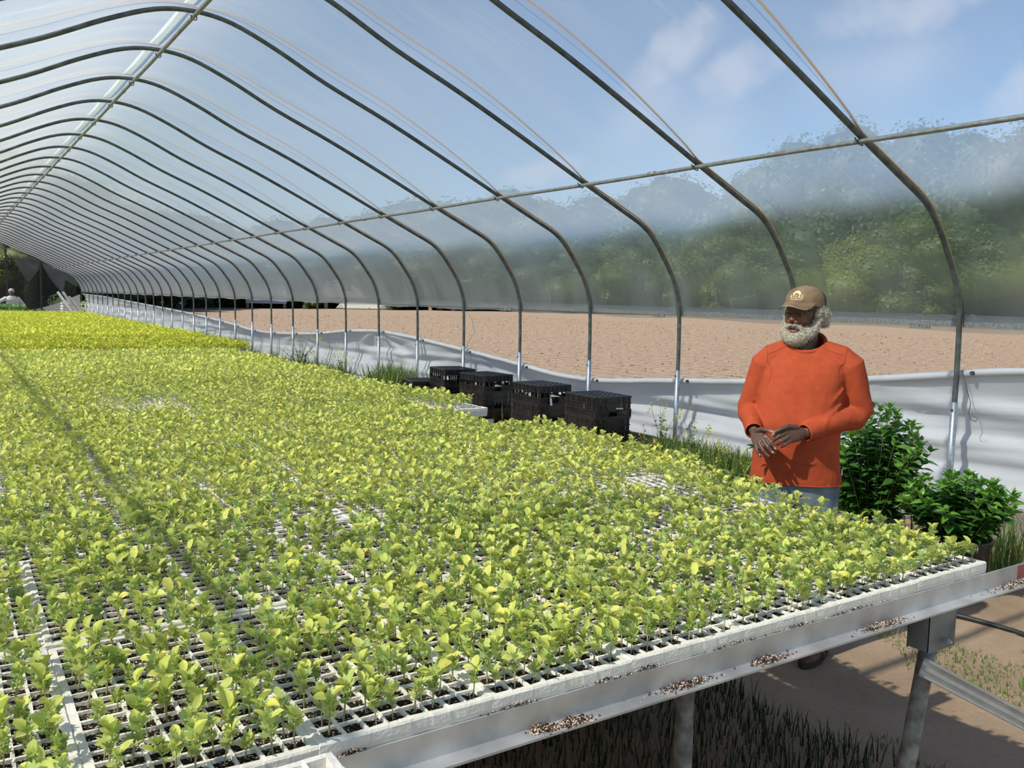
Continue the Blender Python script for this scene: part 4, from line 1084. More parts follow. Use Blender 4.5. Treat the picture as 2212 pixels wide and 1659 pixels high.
man=thing('person','man with white beard in tan cap, orange long-sleeved shirt and jeans, hands together','person',(3.47,2.75,0),math.atan2(-.782,.623))
HR=Matrix.Translation((-.012,.0,1.672))@Matrix.Rotation(math.radians(-27),4,'Z')@Matrix.Rotation(math.radians(2),4,'Y')
def hp(x,y,z): return HR@Vector((x,y,z))
HM=HR.to_3x3()
sh_r,el_r,wr_r=Vector((.200,.0,1.430)),Vector((.264,.03,1.205)),Vector((.022,-.218,1.128))
sh_l,el_l,wr_l=Vector((-.172,.0,1.425)),Vector((-.243,.035,1.195)),Vector((-.207,-.192,1.118))
B=MB()
# head
B.ball(hp(0,.012,.035),(.077,.097,.082),20,14,HM); B.ball(hp(0,-.022,-.035),(.064,.068,.085),20,14,HM)
B.ball(hp(0,-.062,-.098),(.032,.026,.024),12,8,HM)
for s_ in (-1,1):
    B.ball(hp(s_*.036,-.066,-.030),(.024,.020,.021),12,8,HM)
    B.ball(hp(s_*.078,.014,-.008),(.009,.02,.032),10,8,HM)
    B.ball(hp(s_*.0165,-.098,-.038),(.012,.012,.010),10,8,HM)
    B.ball(hp(s_*.052,-.045,.0),(.018,.03,.03),10,8,HM)
    B.tube([hp(s_*.015,-.083,-.009),hp(s_*.031,-.0855,-.0125),hp(s_*.047,-.073,-.008)],[.004,.0052,.004],8)
    B.tube([hp(s_*.014,-.086,.0055),hp(s_*.031,-.0905,.0088),hp(s_*.049,-.076,.003)],[.005,.0062,.005],8)
B.tube([hp(-.05,-.070,.020),hp(-.025,-.087,.025),hp(0,-.088,.020),hp(.025,-.087,.025),hp(.05,-.070,.020)],[.008,.011,.010,.011,.008],10)
B.tube([hp(0,-.084,.016),hp(0,-.094,.0),hp(0,-.106,-.02),hp(0,-.112,-.034)],[.009,.0095,.012,.0145],12)
B.tube([hp(-.027,-.078,-.068),hp(-.012,-.090,-.0625),hp(0,-.092,-.0635),hp(.012,-.090,-.0625),hp(.027,-.078,-.068)],[.004,.0065,.0065,.0065,.004],10)
B.tube([hp(-.026,-.078,-.074),hp(-.012,-.088,-.0835),hp(0,-.091,-.085),hp(.012,-.088,-.0835),hp(.026,-.078,-.074)],[.004,.0075,.0085,.0075,.004],10)
B.tube([hp(0,.022,-.06),Vector((.002,.018,1.52)),Vector((.005,.02,1.44))],[.060,.060,.075],20)
# trunk and limbs under the clothes, arms
B.loft([ring((0,.01,z),rx,ry) for z,rx,ry in ((.80,.15,.10),(.95,.165,.115),(1.15,.16,.12),(1.35,.165,.105),(1.45,.13,.08),(1.50,.06,.05))])
for s_,x0 in ((-1,-.095),(1,.095)):
    k_=1.35 if s_>0 else 1.1; B.tube([(x0*.9,.01,.86),(x0*(.6+.45*k_),-.005,.50),(x0*k_,.02,.12),(x0*k_,.0,.06),(x0*k_*1.1,-.12,.04)],[.085,.055,.036,.035,.03],14)
for S_,E_,Wr in ((sh_r,el_r,wr_r),(sh_l,el_l,wr_l)):
    B.tube([S_,S_.lerp(E_,.5),E_,E_.lerp(Wr,.35),Wr],[.050,.044,.037,.036,.025],14)
def hand(Wr,kn,thumb,fing,palm_n):
    """Wr wrist, kn four knuckles, thumb four points, fing four lists of joints"""
    c=sum(kn,Vector())/4; d=(c-Wr)
    side=(kn[3]-kn[0]).normalized(); 
    rings=[]
    for t,w,th in ((-.12,.022,.018),(.1,.026,.018),(.45,.036,.017),(.8,.041,.015),(1.02,.041,.012)):
        p=Wr+d*t; rings.append([p+side*w*math.cos(2*math.pi*k/16)+palm_n*th*math.sin(2*math.pi*k/16) for k in range(16)])
    B.loft(rings)
    for k,(K,f) in enumerate(zip(kn,fing)):
        r0=(.0098,.0102,.0096,.0082)[k]; P=[K-(K-Wr)*.25]+[K]+f
        B.tube(P,[r0*1.0,r0*1.08,r0*.98,r0*.9,r0*.78][:len(P)],10)
        B.ball(P[-1],r0*.80,8,6); B.ball(K+palm_n*.002,r0*1.1,8,6); B.ball(P[2],r0*1.02,8,6)
    B.tube(thumb,[.015,.0125,.0108,.0088],10); B.ball(thumb[-1],.009,8,6)
V3=lambda *a: Vector(a)
# his right hand (left in the picture) hangs down and inwards
hand(wr_l,[V3(-.147,-0.262,1.108),V3(-.158,-0.273,1.088),V3(-.174,-0.276,1.072),V3(-.192,-0.270,1.062)],
     [V3(-.192,-0.225,1.122),V3(-.168,-0.252,1.137),V3(-.148,-0.275,1.137),V3(-.122,-0.292,1.134)],
     [[V3(-.122,-0.288,1.084),V3(-.108,-0.292,1.066),V3(-.100,-0.290,1.054)],
      [V3(-.135,-0.300,1.062),V3(-.121,-0.303,1.045),V3(-.110,-0.300,1.037)],
      [V3(-.156,-0.302,1.046),V3(-.143,-0.306,1.030),V3(-.132,-0.302,1.022)],
      [V3(-.182,-0.292,1.040),V3(-.174,-0.296,1.027),V3(-.166,-0.294,1.018)]],V3(-.35,-.75,.5).normalized())
# his left hand (right in the picture) reaches across, fingers curled
hand(wr_r,[V3(-.060,-0.256,1.152),V3(-.060,-0.266,1.130),V3(-.052,-0.268,1.110),V3(-.040,-0.264,1.092)],
     [V3(-.015,-0.235,1.152),V3(-.055,-0.266,1.160),V3(-.085,-0.286,1.147),V3(-.114,-0.298,1.130)],
     [[V3(-.092,-0.276,1.140),V3(-.112,-0.286,1.124),V3(-.120,-0.288,1.116)],
      [V3(-.090,-0.288,1.115),V3(-.106,-0.288,1.102),V3(-.110,-0.280,1.094)],
      [V3(-.078,-0.292,1.094),V3(-.092,-0.288,1.082),V3(-.094,-0.278,1.076)],
      [V3(-.062,-0.286,1.078),V3(-.074,-0.282,1.068),V3(-.076,-0.273,1.063)]],V3(-.15,-.85,.45).normalized())
me=remeshed(B,.0035,2,.5)
mouth=hp(0,-.09,-.074); cheeks=[hp(s_*.036,-.08,-.03) for s_ in (-1,1)]; nose_=hp(0,-.11,-.03)
tips=[V3(-.100,-0.290,1.054),V3(-.110,-0.300,1.037),V3(-.122,-0.292,1.134),V3(-.132,-0.302,1.022),V3(-.118,-0.296,1.118)]
def skin(co):
    base=np.tile(np.array([.085,.035,.021]),(len(co),1))
    def near(p,r): return np.clip(1-np.linalg.norm(co-np.array(p),axis=1)/r,0,1)[:,None]
    for c_ in cheeks+[nose_]: base+=near(c_,.05)*np.array([.13,.045,.02])
    w=near(mouth,.032)*1.6; w=np.clip(w,0,1); base=base*(1-w)+np.array([.22,.075,.055])*w
    for t_ in tips: 
        w=near(t_,.022); base=base*(1-w)+np.array([.40,.18,.105])*w
    hd=(co[:,2]<1.2)[:,None]; base=base+hd*np.array([.015,.012,.010]); return base
me=decimated(me,.45); paint(me,skin); obj('body',me,M_SKIN,man)
for s_ in (-1,1):
    m=MB(); m.ball(hp(s_*.031,-.0765,-.001),.0115,12,9); e=m.build('eye',M_EYE,man,smooth=True)
    m=MB(); m.ball(hp(s_*.031-.001,-.0865,-.001),(.0052,.003,.0052),10,7,HM); m.build('iris',M_IRIS,e,smooth=True)
m=MB(); m.tube([hp(-.018,-.084,-.0735),hp(0,-.089,-.0735),hp(.018,-.084,-.0735)],[.003,.005,.003],8); m.build('open_mouth',M_TEETH,man)
for s_ in (-1,1):
    m=MB(); m.tube([hp(s_*.013,-.096,.025),hp(s_*.03,-.096,.030),hp(s_*.048,-.082,.024)],[.002,.0035,.002],6); m.build('eyebrow',mat('grey_brow',(.2,.18,.15),.9),man)
for p,q in ((V3(-.108,-0.2980,1.062),V3(-.100,-0.2980,1.054)),(V3(-.118,-0.3105,1.044),V3(-.110,-0.3090,1.038)),(V3(-.172,-0.3035,1.028),V3(-.167,-0.3015,1.020)),(V3(-.112,-0.3045,1.127),V3(-.118,-0.3030,1.121))):
    m=MB(); m.tube([p,q],[.0042,.0036],8); m.build('fingernail',M_NAIL,man,smooth=True)
# beard, moustache and hair
Bd=MB()
arc=[(-.074,.004,-.02,.020),(-.073,-.008,-.045,.023),(-.069,-.024,-.068,.027),(-.058,-.048,-.090,.030),(-.038,-.068,-.107,.031),(-.016,-.080,-.116,.030),(.0,-.084,-.119,.029),(.016,-.080,-.116,.030),(.038,-.068,-.107,.031),(.058,-.048,-.090,.030),(.069,-.024,-.068,.027),(.073,-.008,-.045,.023),(.075,.004,-.02,.020)]
for x,y,z,r in arc: Bd.ball(hp(x,y,z),r,12,9)
for s_ in (-1,1):
    Bd.tube([hp(s_*.004,-.099,-.051),hp(s_*.018,-.096,-.054),hp(s_*.034,-.082,-.066),hp(s_*.042,-.070,-.084)],[.006,.0085,.010,.016],10)
    Bd.ball(hp(s_*.05,-.056,-.075),(.018,.018,.022),10,8)
Bd.tube([hp(-.02,-.086,-.104),hp(0,-.09,-.103),hp(.02,-.086,-.104)],.013,10)
Bd.ball(hp(0,-.05,-.13),(.045,.04,.028),12,8)
bme=remeshed(Bd,.0045,2,.5)
displace(bme,lambda p:.0042*noise.noise(p*95)+.0035*noise.noise(p*190))
beard=obj('beard',bme,M_BEARD,man)
Hb=MB()
for s_ in (-1,1):
    Hb.ball(hp(s_*.080,.014,.012),(.016,.03,.034),12,8,HM); Hb.ball(hp(s_*.074,.05,-.005),(.028,.035,.045),12,8,HM)
[Hb.ball(hp(s_*.074,-.008,.004),(.011,.018,.03),10,8,HM) for s_ in (-1,1)]
Hb.ball(hp(0,.085,-.012),(.068,.03,.05),14,9,HM); Hb.ball(hp(.084,.040,-.004),(.024,.034,.040),12,8,HM); Hb.ball(hp(.082,.05,-.034),(.022,.028,.028),12,8,HM); Hb.ball(hp(-.084,.006,-.012),(.015,.02,.035),10,8,HM)
hme=remeshed(Hb,.005,2,.5)
displace(hme,lambda p:.007*noise.noise(p*70)+.005*noise.noise(p*160))
hair=obj('hair',hme,M_BEARD,man)
def curls(src,n,parent,lo=.004,hi=.010,seed=1):
    rr=random.Random(seed); vs=src.vertices; G=MB()
    for k in range(n):
        v=vs[rr.randrange(len(vs))]; p=v.co.copy(); d=(v.normal+Vector((rr.gauss(0,.5),rr.gauss(0,.5),rr.gauss(0,.5)))).normalized(); t=d.cross(Vector((rr.gauss(0,1),rr.gauss(0,1),rr.gauss(0,1)))).normalized(); l=rr.uniform(lo,hi)
        G.tube([p,p+d*l*.6+t*l*.3,p+d*l+t*l*.9],[.0007,.0006,.0003],3,cap=False)
    return tag(G.build('curls',M_BEARD,parent),kind='stuff')
curls(bme,4200,beard,.003,.007,seed=2); curls(hme,3000,hair,.004,.010,seed=3)
# cap
CRr=Vector((.089,.108,.082)); CC=Vector((0,.014,.050))
def cap_pt(a,z,off=0):
    """a: angle from straight ahead, z: height above the band (head frame)"""
    t=min(.999,max(0,z/CRr.z)); q=(1-t**2.6)**.5
    return hp(CC.x+(CRr.x*q+off)*math.sin(a), CC.y-(CRr.y*q+off)*math.cos(a), CC.z+z+off*t)
m=MB(); n=40; zs=[-.012,0,.015,.03,.044,.056,.066,.073,.078,.081,.0819]
front=[]; 
def crown(a0,a1,k,mt,name,th=.0):
    m=MB(); V=[];F=[]
    for z in zs:
        for i in range(k+1): V.append(cap_pt(a0+(a1-a0)*i/k,max(z,0),th)+ (HM@Vector((0,0,min(z,0)))))
    for j in range(len(zs)-1):
        for i in range(k): F.append((j*(k+1)+i,j*(k+1)+i+1,(j+1)*(k+1)+i+1,(j+1)*(k+1)+i))
    m.add(V,F); return m.build(name,mt,None,smooth=True)
cap_o=crown(-1.62,1.62,26,M_CAP,'cap',.002); cap_o.parent=man
cb=crown(1.60,2*math.pi-1.60,26,M_CAPB,'cap_back',.0); cb.parent=cap_o
m=MB(); m.tube([cap_pt(0,.0825,-.0)-HM@Vector((0,-.108,0))*0+HM@Vector((0,0,0)) for _ in (0,)]*1 + [hp(0,.014,.1335)],.001,4) if False else None
m=MB(); m.ball(hp(0,.014,.1325),(.008,.008,.004),10,6,HM); m.build('cap_button',M_CAP,cap_o,smooth=True)
m=MB(); V=[];F=[];nv=18; 
for layer in (0,1):
    for j in range(7):
        u=j/6
        for i in range(nv+1):
            w=-1+2*i/nv; a=w*1.02
            x0=CC.x+(CRr.x+.003)*math.sin(a); y0=CC.y-(CRr.y+.003)*math.cos(a)
            ln=.072*(1-abs(w)**3.2)*u
            x=x0*(1+.02*u); y=y0-ln
            z=CC.z+.003-(.034*abs(w)**1.8*u)*(1-abs(w)**7)-.016*u*(1-abs(w)**7)-layer*.0028
            V.append(hp(x,y,z))
st_=7*(nv+1)
for layer in (0,1):
    for j in range(6):
        for i in range(nv):
            a=layer*st_+j*(nv+1)+i; q=(a,a+1,a+nv+2,a+nv+1); F.append(q if layer else tuple(reversed(q)))
for i in range(nv): a=6*(nv+1)+i; F.append((a,a+1,a+1+st_,a+st_))
m.add(V,F); vz=m.build('visor',M_CAP,cap_o,smooth=True)
m=MB(); m.tube([V[6*(nv+1)+i] for i in range(2,nv-1)],.0016,6); m.build('frayed_edge',mat('frayed_trim',(.42,.34,.24),.95),vz)
def on_cap(me,size_x,cx_,cz_,off=.0032):
    for v in me.vertices:
        a=(v.co.x*size_x+cx_)/.098; z=v.co.y*size_x+cz_
        v.co=cap_pt(a,z,off)
    me.update()
def text_mesh(s,spacing=1.0):
    cu=bpy.data.curves.new('t','FONT'); cu.body=s; cu.align_x='CENTER'; cu.size=1; cu.space_character=spacing; cu.offset=.012; o=bpy.data.objects.new('t',cu); COL.objects.link(o)
    dg=bpy.context.evaluated_depsgraph_get(); dg.update(); r=bpy.data.meshes.new_from_object(o.evaluated_get(dg)); bpy.data.objects.remove(o,do_unlink=True); return r
tm=text_mesh('ATLAS',1.18)
w_=max(v.co.x for v in tm.vertices)-min(v.co.x for v in tm.vertices); on_cap(tm,.074/w_,.002,.0215); obj('cap_lettering',tm,M_PRINT,cap_o)
m=MB(); 
for i in range(15): 
    x=-.031+.062*i/14; m.add([(x-.0017,-.0016,0),(x+.0014,-.0016,0),(x+.0014,.0018,0),(x-.0017,.0018,0)],[(0,1,2,3)])
me=m.mesh('line'); on_cap(me,1,.002,.0165); obj('small_lettering',me,M_PRINT,cap_o)
m=MB(); V=[];F=[]   # globe like arch over the word
for i in range(21):
    a=math.pi*i/20; V+=[(.024*math.cos(a),.018*math.sin(a),0),(.013*math.cos(a),.0075*math.sin(a),0)]
for i in range(20): F.append((2*i,2*i+2,2*i+3,2*i+1))
m.add(V,F); me=m.mesh('arch'); on_cap(me,1,.002,.0385); obj('cap_emblem',me,M_PRINT,cap_o)
# shirt
T_=MB()
rows=[(.858,-.010,.000,.213,.150),(.88,-.011,.000,.214,.152),(.95,-.014,-.006,.205,.152),(1.02,-.016,-.014,.201,.154),(1.09,-.016,-.020,.201,.156),(1.16,-.014,-.018,.199,.156),(1.24,-.010,-.012,.195,.150),(1.32,-.004,-.006,.194,.142),(1.39,.006,.002,.205,.128),(1.44,.012,.008,.200,.112),(1.475,.014,.012,.170,.095),(1.505,.012,.014,.130,.083),(1.53,.008,.016,.100,.078),(1.555,.004,.016,.082,.075),(1.58,.003,.018,.076,.073),(1.62,.003,.02,.073,.07)]
T_.loft([ring((x,y,z),rx,ry,36,2.35) for z,x,y,rx,ry in rows])
def sleeve(S_,E_,Wr,r):
    sg=1 if S_.x>0 else -1
    T_.tube([Vector((sg*.035,.012,1.505)),Vector((S_.x*.5+sg*.004,.008,1.480)),Vector((S_.x*.80,.004,1.458)),S_+Vector((sg*.004,0,-.004)),S_.lerp(E_,.33),S_.lerp(E_,.68),E_+Vector((0,0,.01)),E_.lerp(Wr,.10)+Vector((0,0,-.012)),E_.lerp(Wr,.35),E_.lerp(Wr,.65),E_.lerp(Wr,.93),E_.lerp(Wr,1.0)],r,20)
sleeve(sh_r,el_r,wr_r,[.060,.064,.070,.076,.073,.068,.066,.063,.057,.049,.040,.039]); sleeve(sh_l,el_l,wr_l,[.060,.064,.068,.073,.069,.063,.060,.058,.053,.046,.040,.039])
# drapes: ridges laid over the elbow bend, the flank and under the arm, melted in by the remesh
def ridge(P,r): T_.tube([Vector(p) for p in P],[r*.4]+[r]*(len(P)-2)+[r*.4],8)
for S_,E_,Wr,sg in ((sh_r,el_r,wr_r,1),(sh_l,el_l,wr_l,-1)):
    for t,dz in ((.62,0),(.78,.01),(.92,.0)):
        c=S_.lerp(E_,t); ridge([c+Vector((-sg*.045,-.035,-.02)),c+Vector((-sg*.01,-.060,.004)),c+Vector((sg*.032,-.046,.026))],.0115)
    for t in (.12,.26,.44,.62):
        c=E_.lerp(Wr,t); ridge([c+Vector((sg*.006,-.035,.046)),c+Vector((-sg*.002,-.056,.01)),c+Vector((-sg*.012,-.050,-.030))],.010)
for P in ([(.19,-.075,1.33),(.14,-.115,1.27),(.09,-.145,1.22)],[(.185,-.08,1.26),(.13,-.135,1.21),(.07,-.165,1.185)],[(.18,-.08,1.18),(.12,-.15,1.15),(.05,-.185,1.14)],[(.17,-.09,.99),(.06,-.155,.975),(-.03,-.165,.985)],[(.16,-.10,.93),(.02,-.15,.93),(-.1,-.13,.945)],[(-.17,-.06,1.36),(-.15,-.09,1.30),(-.12,-.115,1.25)]): ridge(P,.009)
sm=remeshed(T_,.0065,6,.55)
bmm=bmesh.new(); bmm.from_mesh(sm)       # open the hem, the collar and the cuffs
neck_p=Vector((.004,.005,1.52))
kill=[f for f in bmm.faces if (f.calc_center_median().z<.8635) or (f.calc_center_median().z>1.545+.55*(f.calc_center_median().y-.012) and ((f.calc_center_median().x-.004)/.100)**2+((f.calc_center_median().y-.014)/.094)**2<1)
      or any((f.calc_center_median()-w_).length<.052 and (f.calc_center_median()-w_).dot((w_-e_).normalized())>-.004 for w_,e_ in ((wr_r,el_r),(wr_l,el_l)))]
bmesh.ops.delete(bmm,geom=kill,context='FACES')
edge_loops=[]
bmm.to_mesh(sm); bmm.free(); sm.update()
displace(sm,lambda p:.0035*noise.noise(Vector((p.x*9,p.y*9,p.z*6)))+.0012*noise.noise(p*38))
from mathutils.bvhtree import BVHTree
bvh=BVHTree.FromPolygons([v.co.copy() for v in sm.vertices],[tuple(p.vertices) for p in sm.polygons])
shirt=obj('shirt',sm,M_SHIRT,man)
def seam(P,name='seam',r=.0017):
    pts=[]
    for q in catmull3(P,8):
        loc,nr,_,_=bvh.find_nearest(q); pts.append(loc+nr*.0006)
    m=MB(); m.tube(pts,r,5); m.build(name,M_SEAMS,shirt)
def catmull3(P,n):
    P=[Vector(p) for p in P]; out=[]
    for i in range(len(P)-1):
        a=P[max(i-1,0)];b=P[i];c=P[i+1];d=P[min(i+2,len(P)-1)]
        for k in range(n):
            t=k/n; out.append(.5*((2*b)+(c-a)*t+(2*a-5*b+4*c-d)*t*t+(3*b-a-3*c+d)*t**3))
    out.append(P[-1]); return out
for sg in (1,-1):
    dx=.012 if sg>0 else 0
    seam([(sg*.178+dx,.02,1.53),(sg*.178+dx,-.05,1.50),(sg*.168+dx,-.10,1.45),(sg*.162+dx,-.12,1.39),(sg*.166+dx,-.12,1.34)],r=.0012)
    seam([(sg*.085,-.055,1.53),(sg*.13,-.08,1.505),(sg*.178+dx,-.08,1.487)],r=.0012)

md=shirt.modifiers.new('t','SOLIDIFY'); md.thickness=.004; md.offset=-1
def cuff(c,axis,r,w,name):
    axis=axis.normalized(); a=axis.orthogonal().normalized(); b=axis.cross(a); m=MB(); rings=[]
    for t,q in ((-w,r*1.02),(-w*.2,r*1.03),(0,r),( .001,r*.93),(-w*.6,r*.92)): rings.append([c+axis*t+a*q*math.cos(2*math.pi*k/24)+b*q*math.sin(2*math.pi*k/24) for k in range(24)])
    m.loft(rings,cap=False); return m.build(name,M_SHIRT,shirt,smooth=True)
cuff(wr_r+(wr_r-el_r).normalized()*.003,wr_r-el_r,.0405,.045,'cuff'); cuff(wr_l+(wr_l-el_l).normalized()*.003,wr_l-el_l,.0405,.045,'cuff')
m=MB(); cl=[]
for k in range(32):
    a=2*math.pi*k/32; y_=.014+.084*math.sin(a); cl.append(Vector((.004+.090*math.cos(a),y_,1.541+.55*(y_-.012)-.004)))
m.tube(cl+[cl[0]],.0115,8,cap=False); m.build('collar',M_SHIRT,shirt,smooth=True)
m=MB(); hm=[v+Vector((0,0,.007)) for v in ring((-.010,0,.858),.2145,.1515,48,2.35)]; m.tube(hm+[hm[0]],.0028,6,cap=False); m.build('hem',M_SHIRT,shirt)
m=MB(); m.box((.198,-.012,.905),(.2035,.0,.935)); m.build('side_tag',M_WHITE,shirt)
# jeans
J=MB()
J.loft([ring((-.006,.0,z),rx,ry,30,2.4) for z,rx,ry in ((.76,.175,.115),(.84,.192,.132),(.90,.193,.134),(.97,.18,.125))])
for s_ in (-1,1):
    x0=s_*.098-.006
    J.tube([(x0,.0,.86),(x0,-.004,.72),(x0*(1.04 if s_<0 else 1.12),-.006,.56),(x0*(1.08 if s_<0 else 1.2),.0,.47),(x0*(1.1 if s_<0 else 1.36),.012,.28),(x0*(1.12 if s_<0 else 1.5),.014,.075)],[.104,.100,.084,.076,.070,.068],20)
for z in (.62,.55,.46,.40,.2,.14,.1):
    for s_ in (-1,1): J.tube([(s_*.1-.07,-.05,z),(s_*.1,-.082+(.56-z)*.02,z+.012),(s_*.1+.06,-.05,z-.008)],[.004,.008,.004],8)
jm=remeshed(J,.009,4,.5); bmm=bmesh.new(); bmm.from_mesh(jm); bmesh.ops.delete(bmm,geom=[f for f in bmm.faces if f.calc_center_median().z<.079],context='FACES'); bmm.to_mesh(jm); bmm.free()
jeans=obj('jeans',jm,M_JEANS,man)
m=MB(); m.tube([(-.002,-.138,.90),(-.001,-.128,.83),(0,-.10,.775)],.003,6); m.build('fly_seam',M_JEANS,jeans)
for s_ in (-1,1):
    m=MB(); m.tube([(s_*.10,-.125,.90),(s_*.15,-.112,.862),(s_*.184,-.05,.848)],.0028,6); m.build('pocket_seam',M_JEANS,jeans)
for s_,ang in ((-1,-.5),(1,-.35)):
    R_=Matrix.Translation((-.108 if s_<0 else .142,.0,0))@Matrix.Rotation(ang,4,'Z'); K=MB()
    def bt(x,y,z): return R_@Vector((x,y,z))
    K.loft([[bt(*v) for v in ring((0,.012,z),rx,ry,20)] for z,rx,ry in ((.03,.045,.06),(.10,.045,.055),(.20,.05,.056))])
    K.loft([[bt(w*math.cos(2*math.pi*k/18),y,zc+h*math.sin(2*math.pi*k/18)) for k in range(18)] for y,w,h,zc in ((.08,.02,.02,.045),(.065,.04,.034,.055),(.0,.046,.045,.065),(-.08,.052,.038,.052),(-.15,.052,.030,.043),(-.195,.038,.022,.036),(-.212,.015,.010,.03))])
    bo=obj('boot',remeshed(K,.007,3,.5),M_BOOT,man)
    m=MB(); m.loft([[bt(v.x*w,(v.y)*1.0,z) for v in [Vector((.052*math.cos(2*math.pi*k/26)*(1 if math.sin(2*math.pi*k/26)<0 else .85),-.065+.155*math.sin(2*math.pi*k/26),0)) for k in range(26)]] for z,w in ((.0,1),(.022,1.04),(.026,.98))]); m.build('sole',M_SOLE,bo)
    m=MB(); 
    for z in (.09,.11,.13): m.tube([bt(-.02,-.055-(.13-z)*.6,z),bt(0,-.062-(.13-z)*.6,z+.004),bt(.02,-.055-(.13-z)*.6,z)],.003,5)
    tag(m.build('laces',M_SOLE,bo),kind='stuff')
# sprig in his right hand
o=thing('leaf_sprig','small green leaf sprig held in the bearded man\'s right hand','leaf',tuple(man.matrix_basis@Vector((-.19,-.215,1.045))))
rr=random.Random(4)
for a,el in ((2.9,-.2),(3.6,.1)):
    me=np_mesh('leaf',*bigleaf(rr,.05,.03,(.10,.25,.04))); me.materials.append(M_LEAFG); l_=obj('leaf',me,None,o); l_.rotation_euler=(.6,el,a-.9)
# ------------------------------------------------------------------ beyond and at the far end
def small_person(loc,rz,label,shirt,cap,trous,skin,lean=.25,armL=None,armR=None):
    p=thing('person',label,'person',loc,rz); Mk=lambda n_,c,r=.8:mat(n_,c,r,var=.1)
    sk,shm,cm,tm_=Mk('skin_far',skin,.6),Mk('shirt_far',shirt),Mk('cap_far',cap),Mk('trousers_far',trous)
    B=MB(); ly=-lean
    hd=Vector((0,ly*.95,1.56)); B.ball(hd,(.078,.095,.115),14,10); B.ball(hd+Vector((0,-.095,-.02)),(.016,.02,.02),8,6); B.ball(hd+Vector((0,-.05,-.08)),(.045,.045,.035),10,7)
    for s_ in (-1,1): B.ball(hd+Vector((s_*.08,0,-.01)),(.012,.02,.03),8,6)
    B.tube([hd+Vector((0,.02,-.06)),(0,ly*.75,1.40),(0,ly*.5,1.2),(0,0,.95)],[.05,.07,.13,.14],14)
    for s_ in (-1,1): B.tube([(s_*.09,0,.92),(s_*.11,-.02,.5),(s_*.12,.02,.09),(s_*.13,-.11,.04)],[.08,.055,.04,.035],10)
    arms={-1:armR,1:armL}
    for s_,(e,w) in arms.items():
        S_=Vector((s_*.19,ly*.8,1.36)); e=Vector(e); w=Vector(w); B.tube([S_,e,w],[.05,.038,.027],12); d=(w-e).normalized(); q=d.orthogonal().normalized()
        B.ball(w+d*.05,.035,8,6)
        for k in range(4): o_=q*(k-1.5)*.018; B.tube([w+d*.06+o_,w+d*.10+o_,w+d*(.135-.008*abs(k-1.3))+o_+Vector((0,0,-.008))],[.009,.008,.007],6)
        B.tube([w+d*.03+q*.03,w+d*.07+q*.055],[.010,.008],6)
    obj('body',remeshed(B,.008,2,.5),sk,p)
    T_=MB(); T_.loft([ring((0,ly*t,z),rx,ry,24) for z,t,rx,ry in ((.86,0,.19,.14),(1.0,.12,.19,.145),(1.15,.4,.185,.14),(1.3,.72,.20,.125),(1.4,.85,.15,.09),(1.44,.9,.08,.07))])
    for s_,(e,w) in arms.items():
        S_=Vector((s_*.17,ly*.8,1.36)); e=Vector(e); w=Vector(w); T_.tube([S_,e.lerp(S_,.4),e,e.lerp(w,.25 if s_<0 else .6)],[.068,.062,.055,.05],12)
    obj('shirt',remeshed(T_,.010,4,.5),shm,p)
    J=MB(); J.loft([ring((0,0,z),.17,.12,20) for z in (.8,.95)])
    for s_ in (-1,1): J.tube([(s_*.09,0,.86),(s_*.11,-.02,.5),(s_*.12,.02,.08)],[.1,.075,.065],12)
    obj('trousers',remeshed(J,.012,3,.5),tm_,p)
    m=MB(); m.ball(hd+Vector((0,.005,.045)),(.09,.108,.082),16,8); c=m.build('cap',cm,p,smooth=True)
    m=MB(); m.ball(hd+Vector((0,-.12,.045)),(.07,.075,.008),14,6); m.build('visor',cm,c,smooth=True)
    for s_ in (-1,1):
        m=MB(); m.ball((s_*.125,-.05,.045),(.05,.13,.045),12,7); m.build('shoe',M_BOOT,p,smooth=True)
    return p
small_person((2.06,34.2,0),math.radians(-15),'distant worker in white shirt and pale cap tending the far bench, arm stretched out',(.72,.70,.64),(.5,.44,.44),(.3,.32,.30),(.20,.07,.045),.30,
   armL=((.30,.06,1.12),(.24,-.16,.93)),armR=((-.36,-.42,1.22),(-.60,-.52,1.16)))

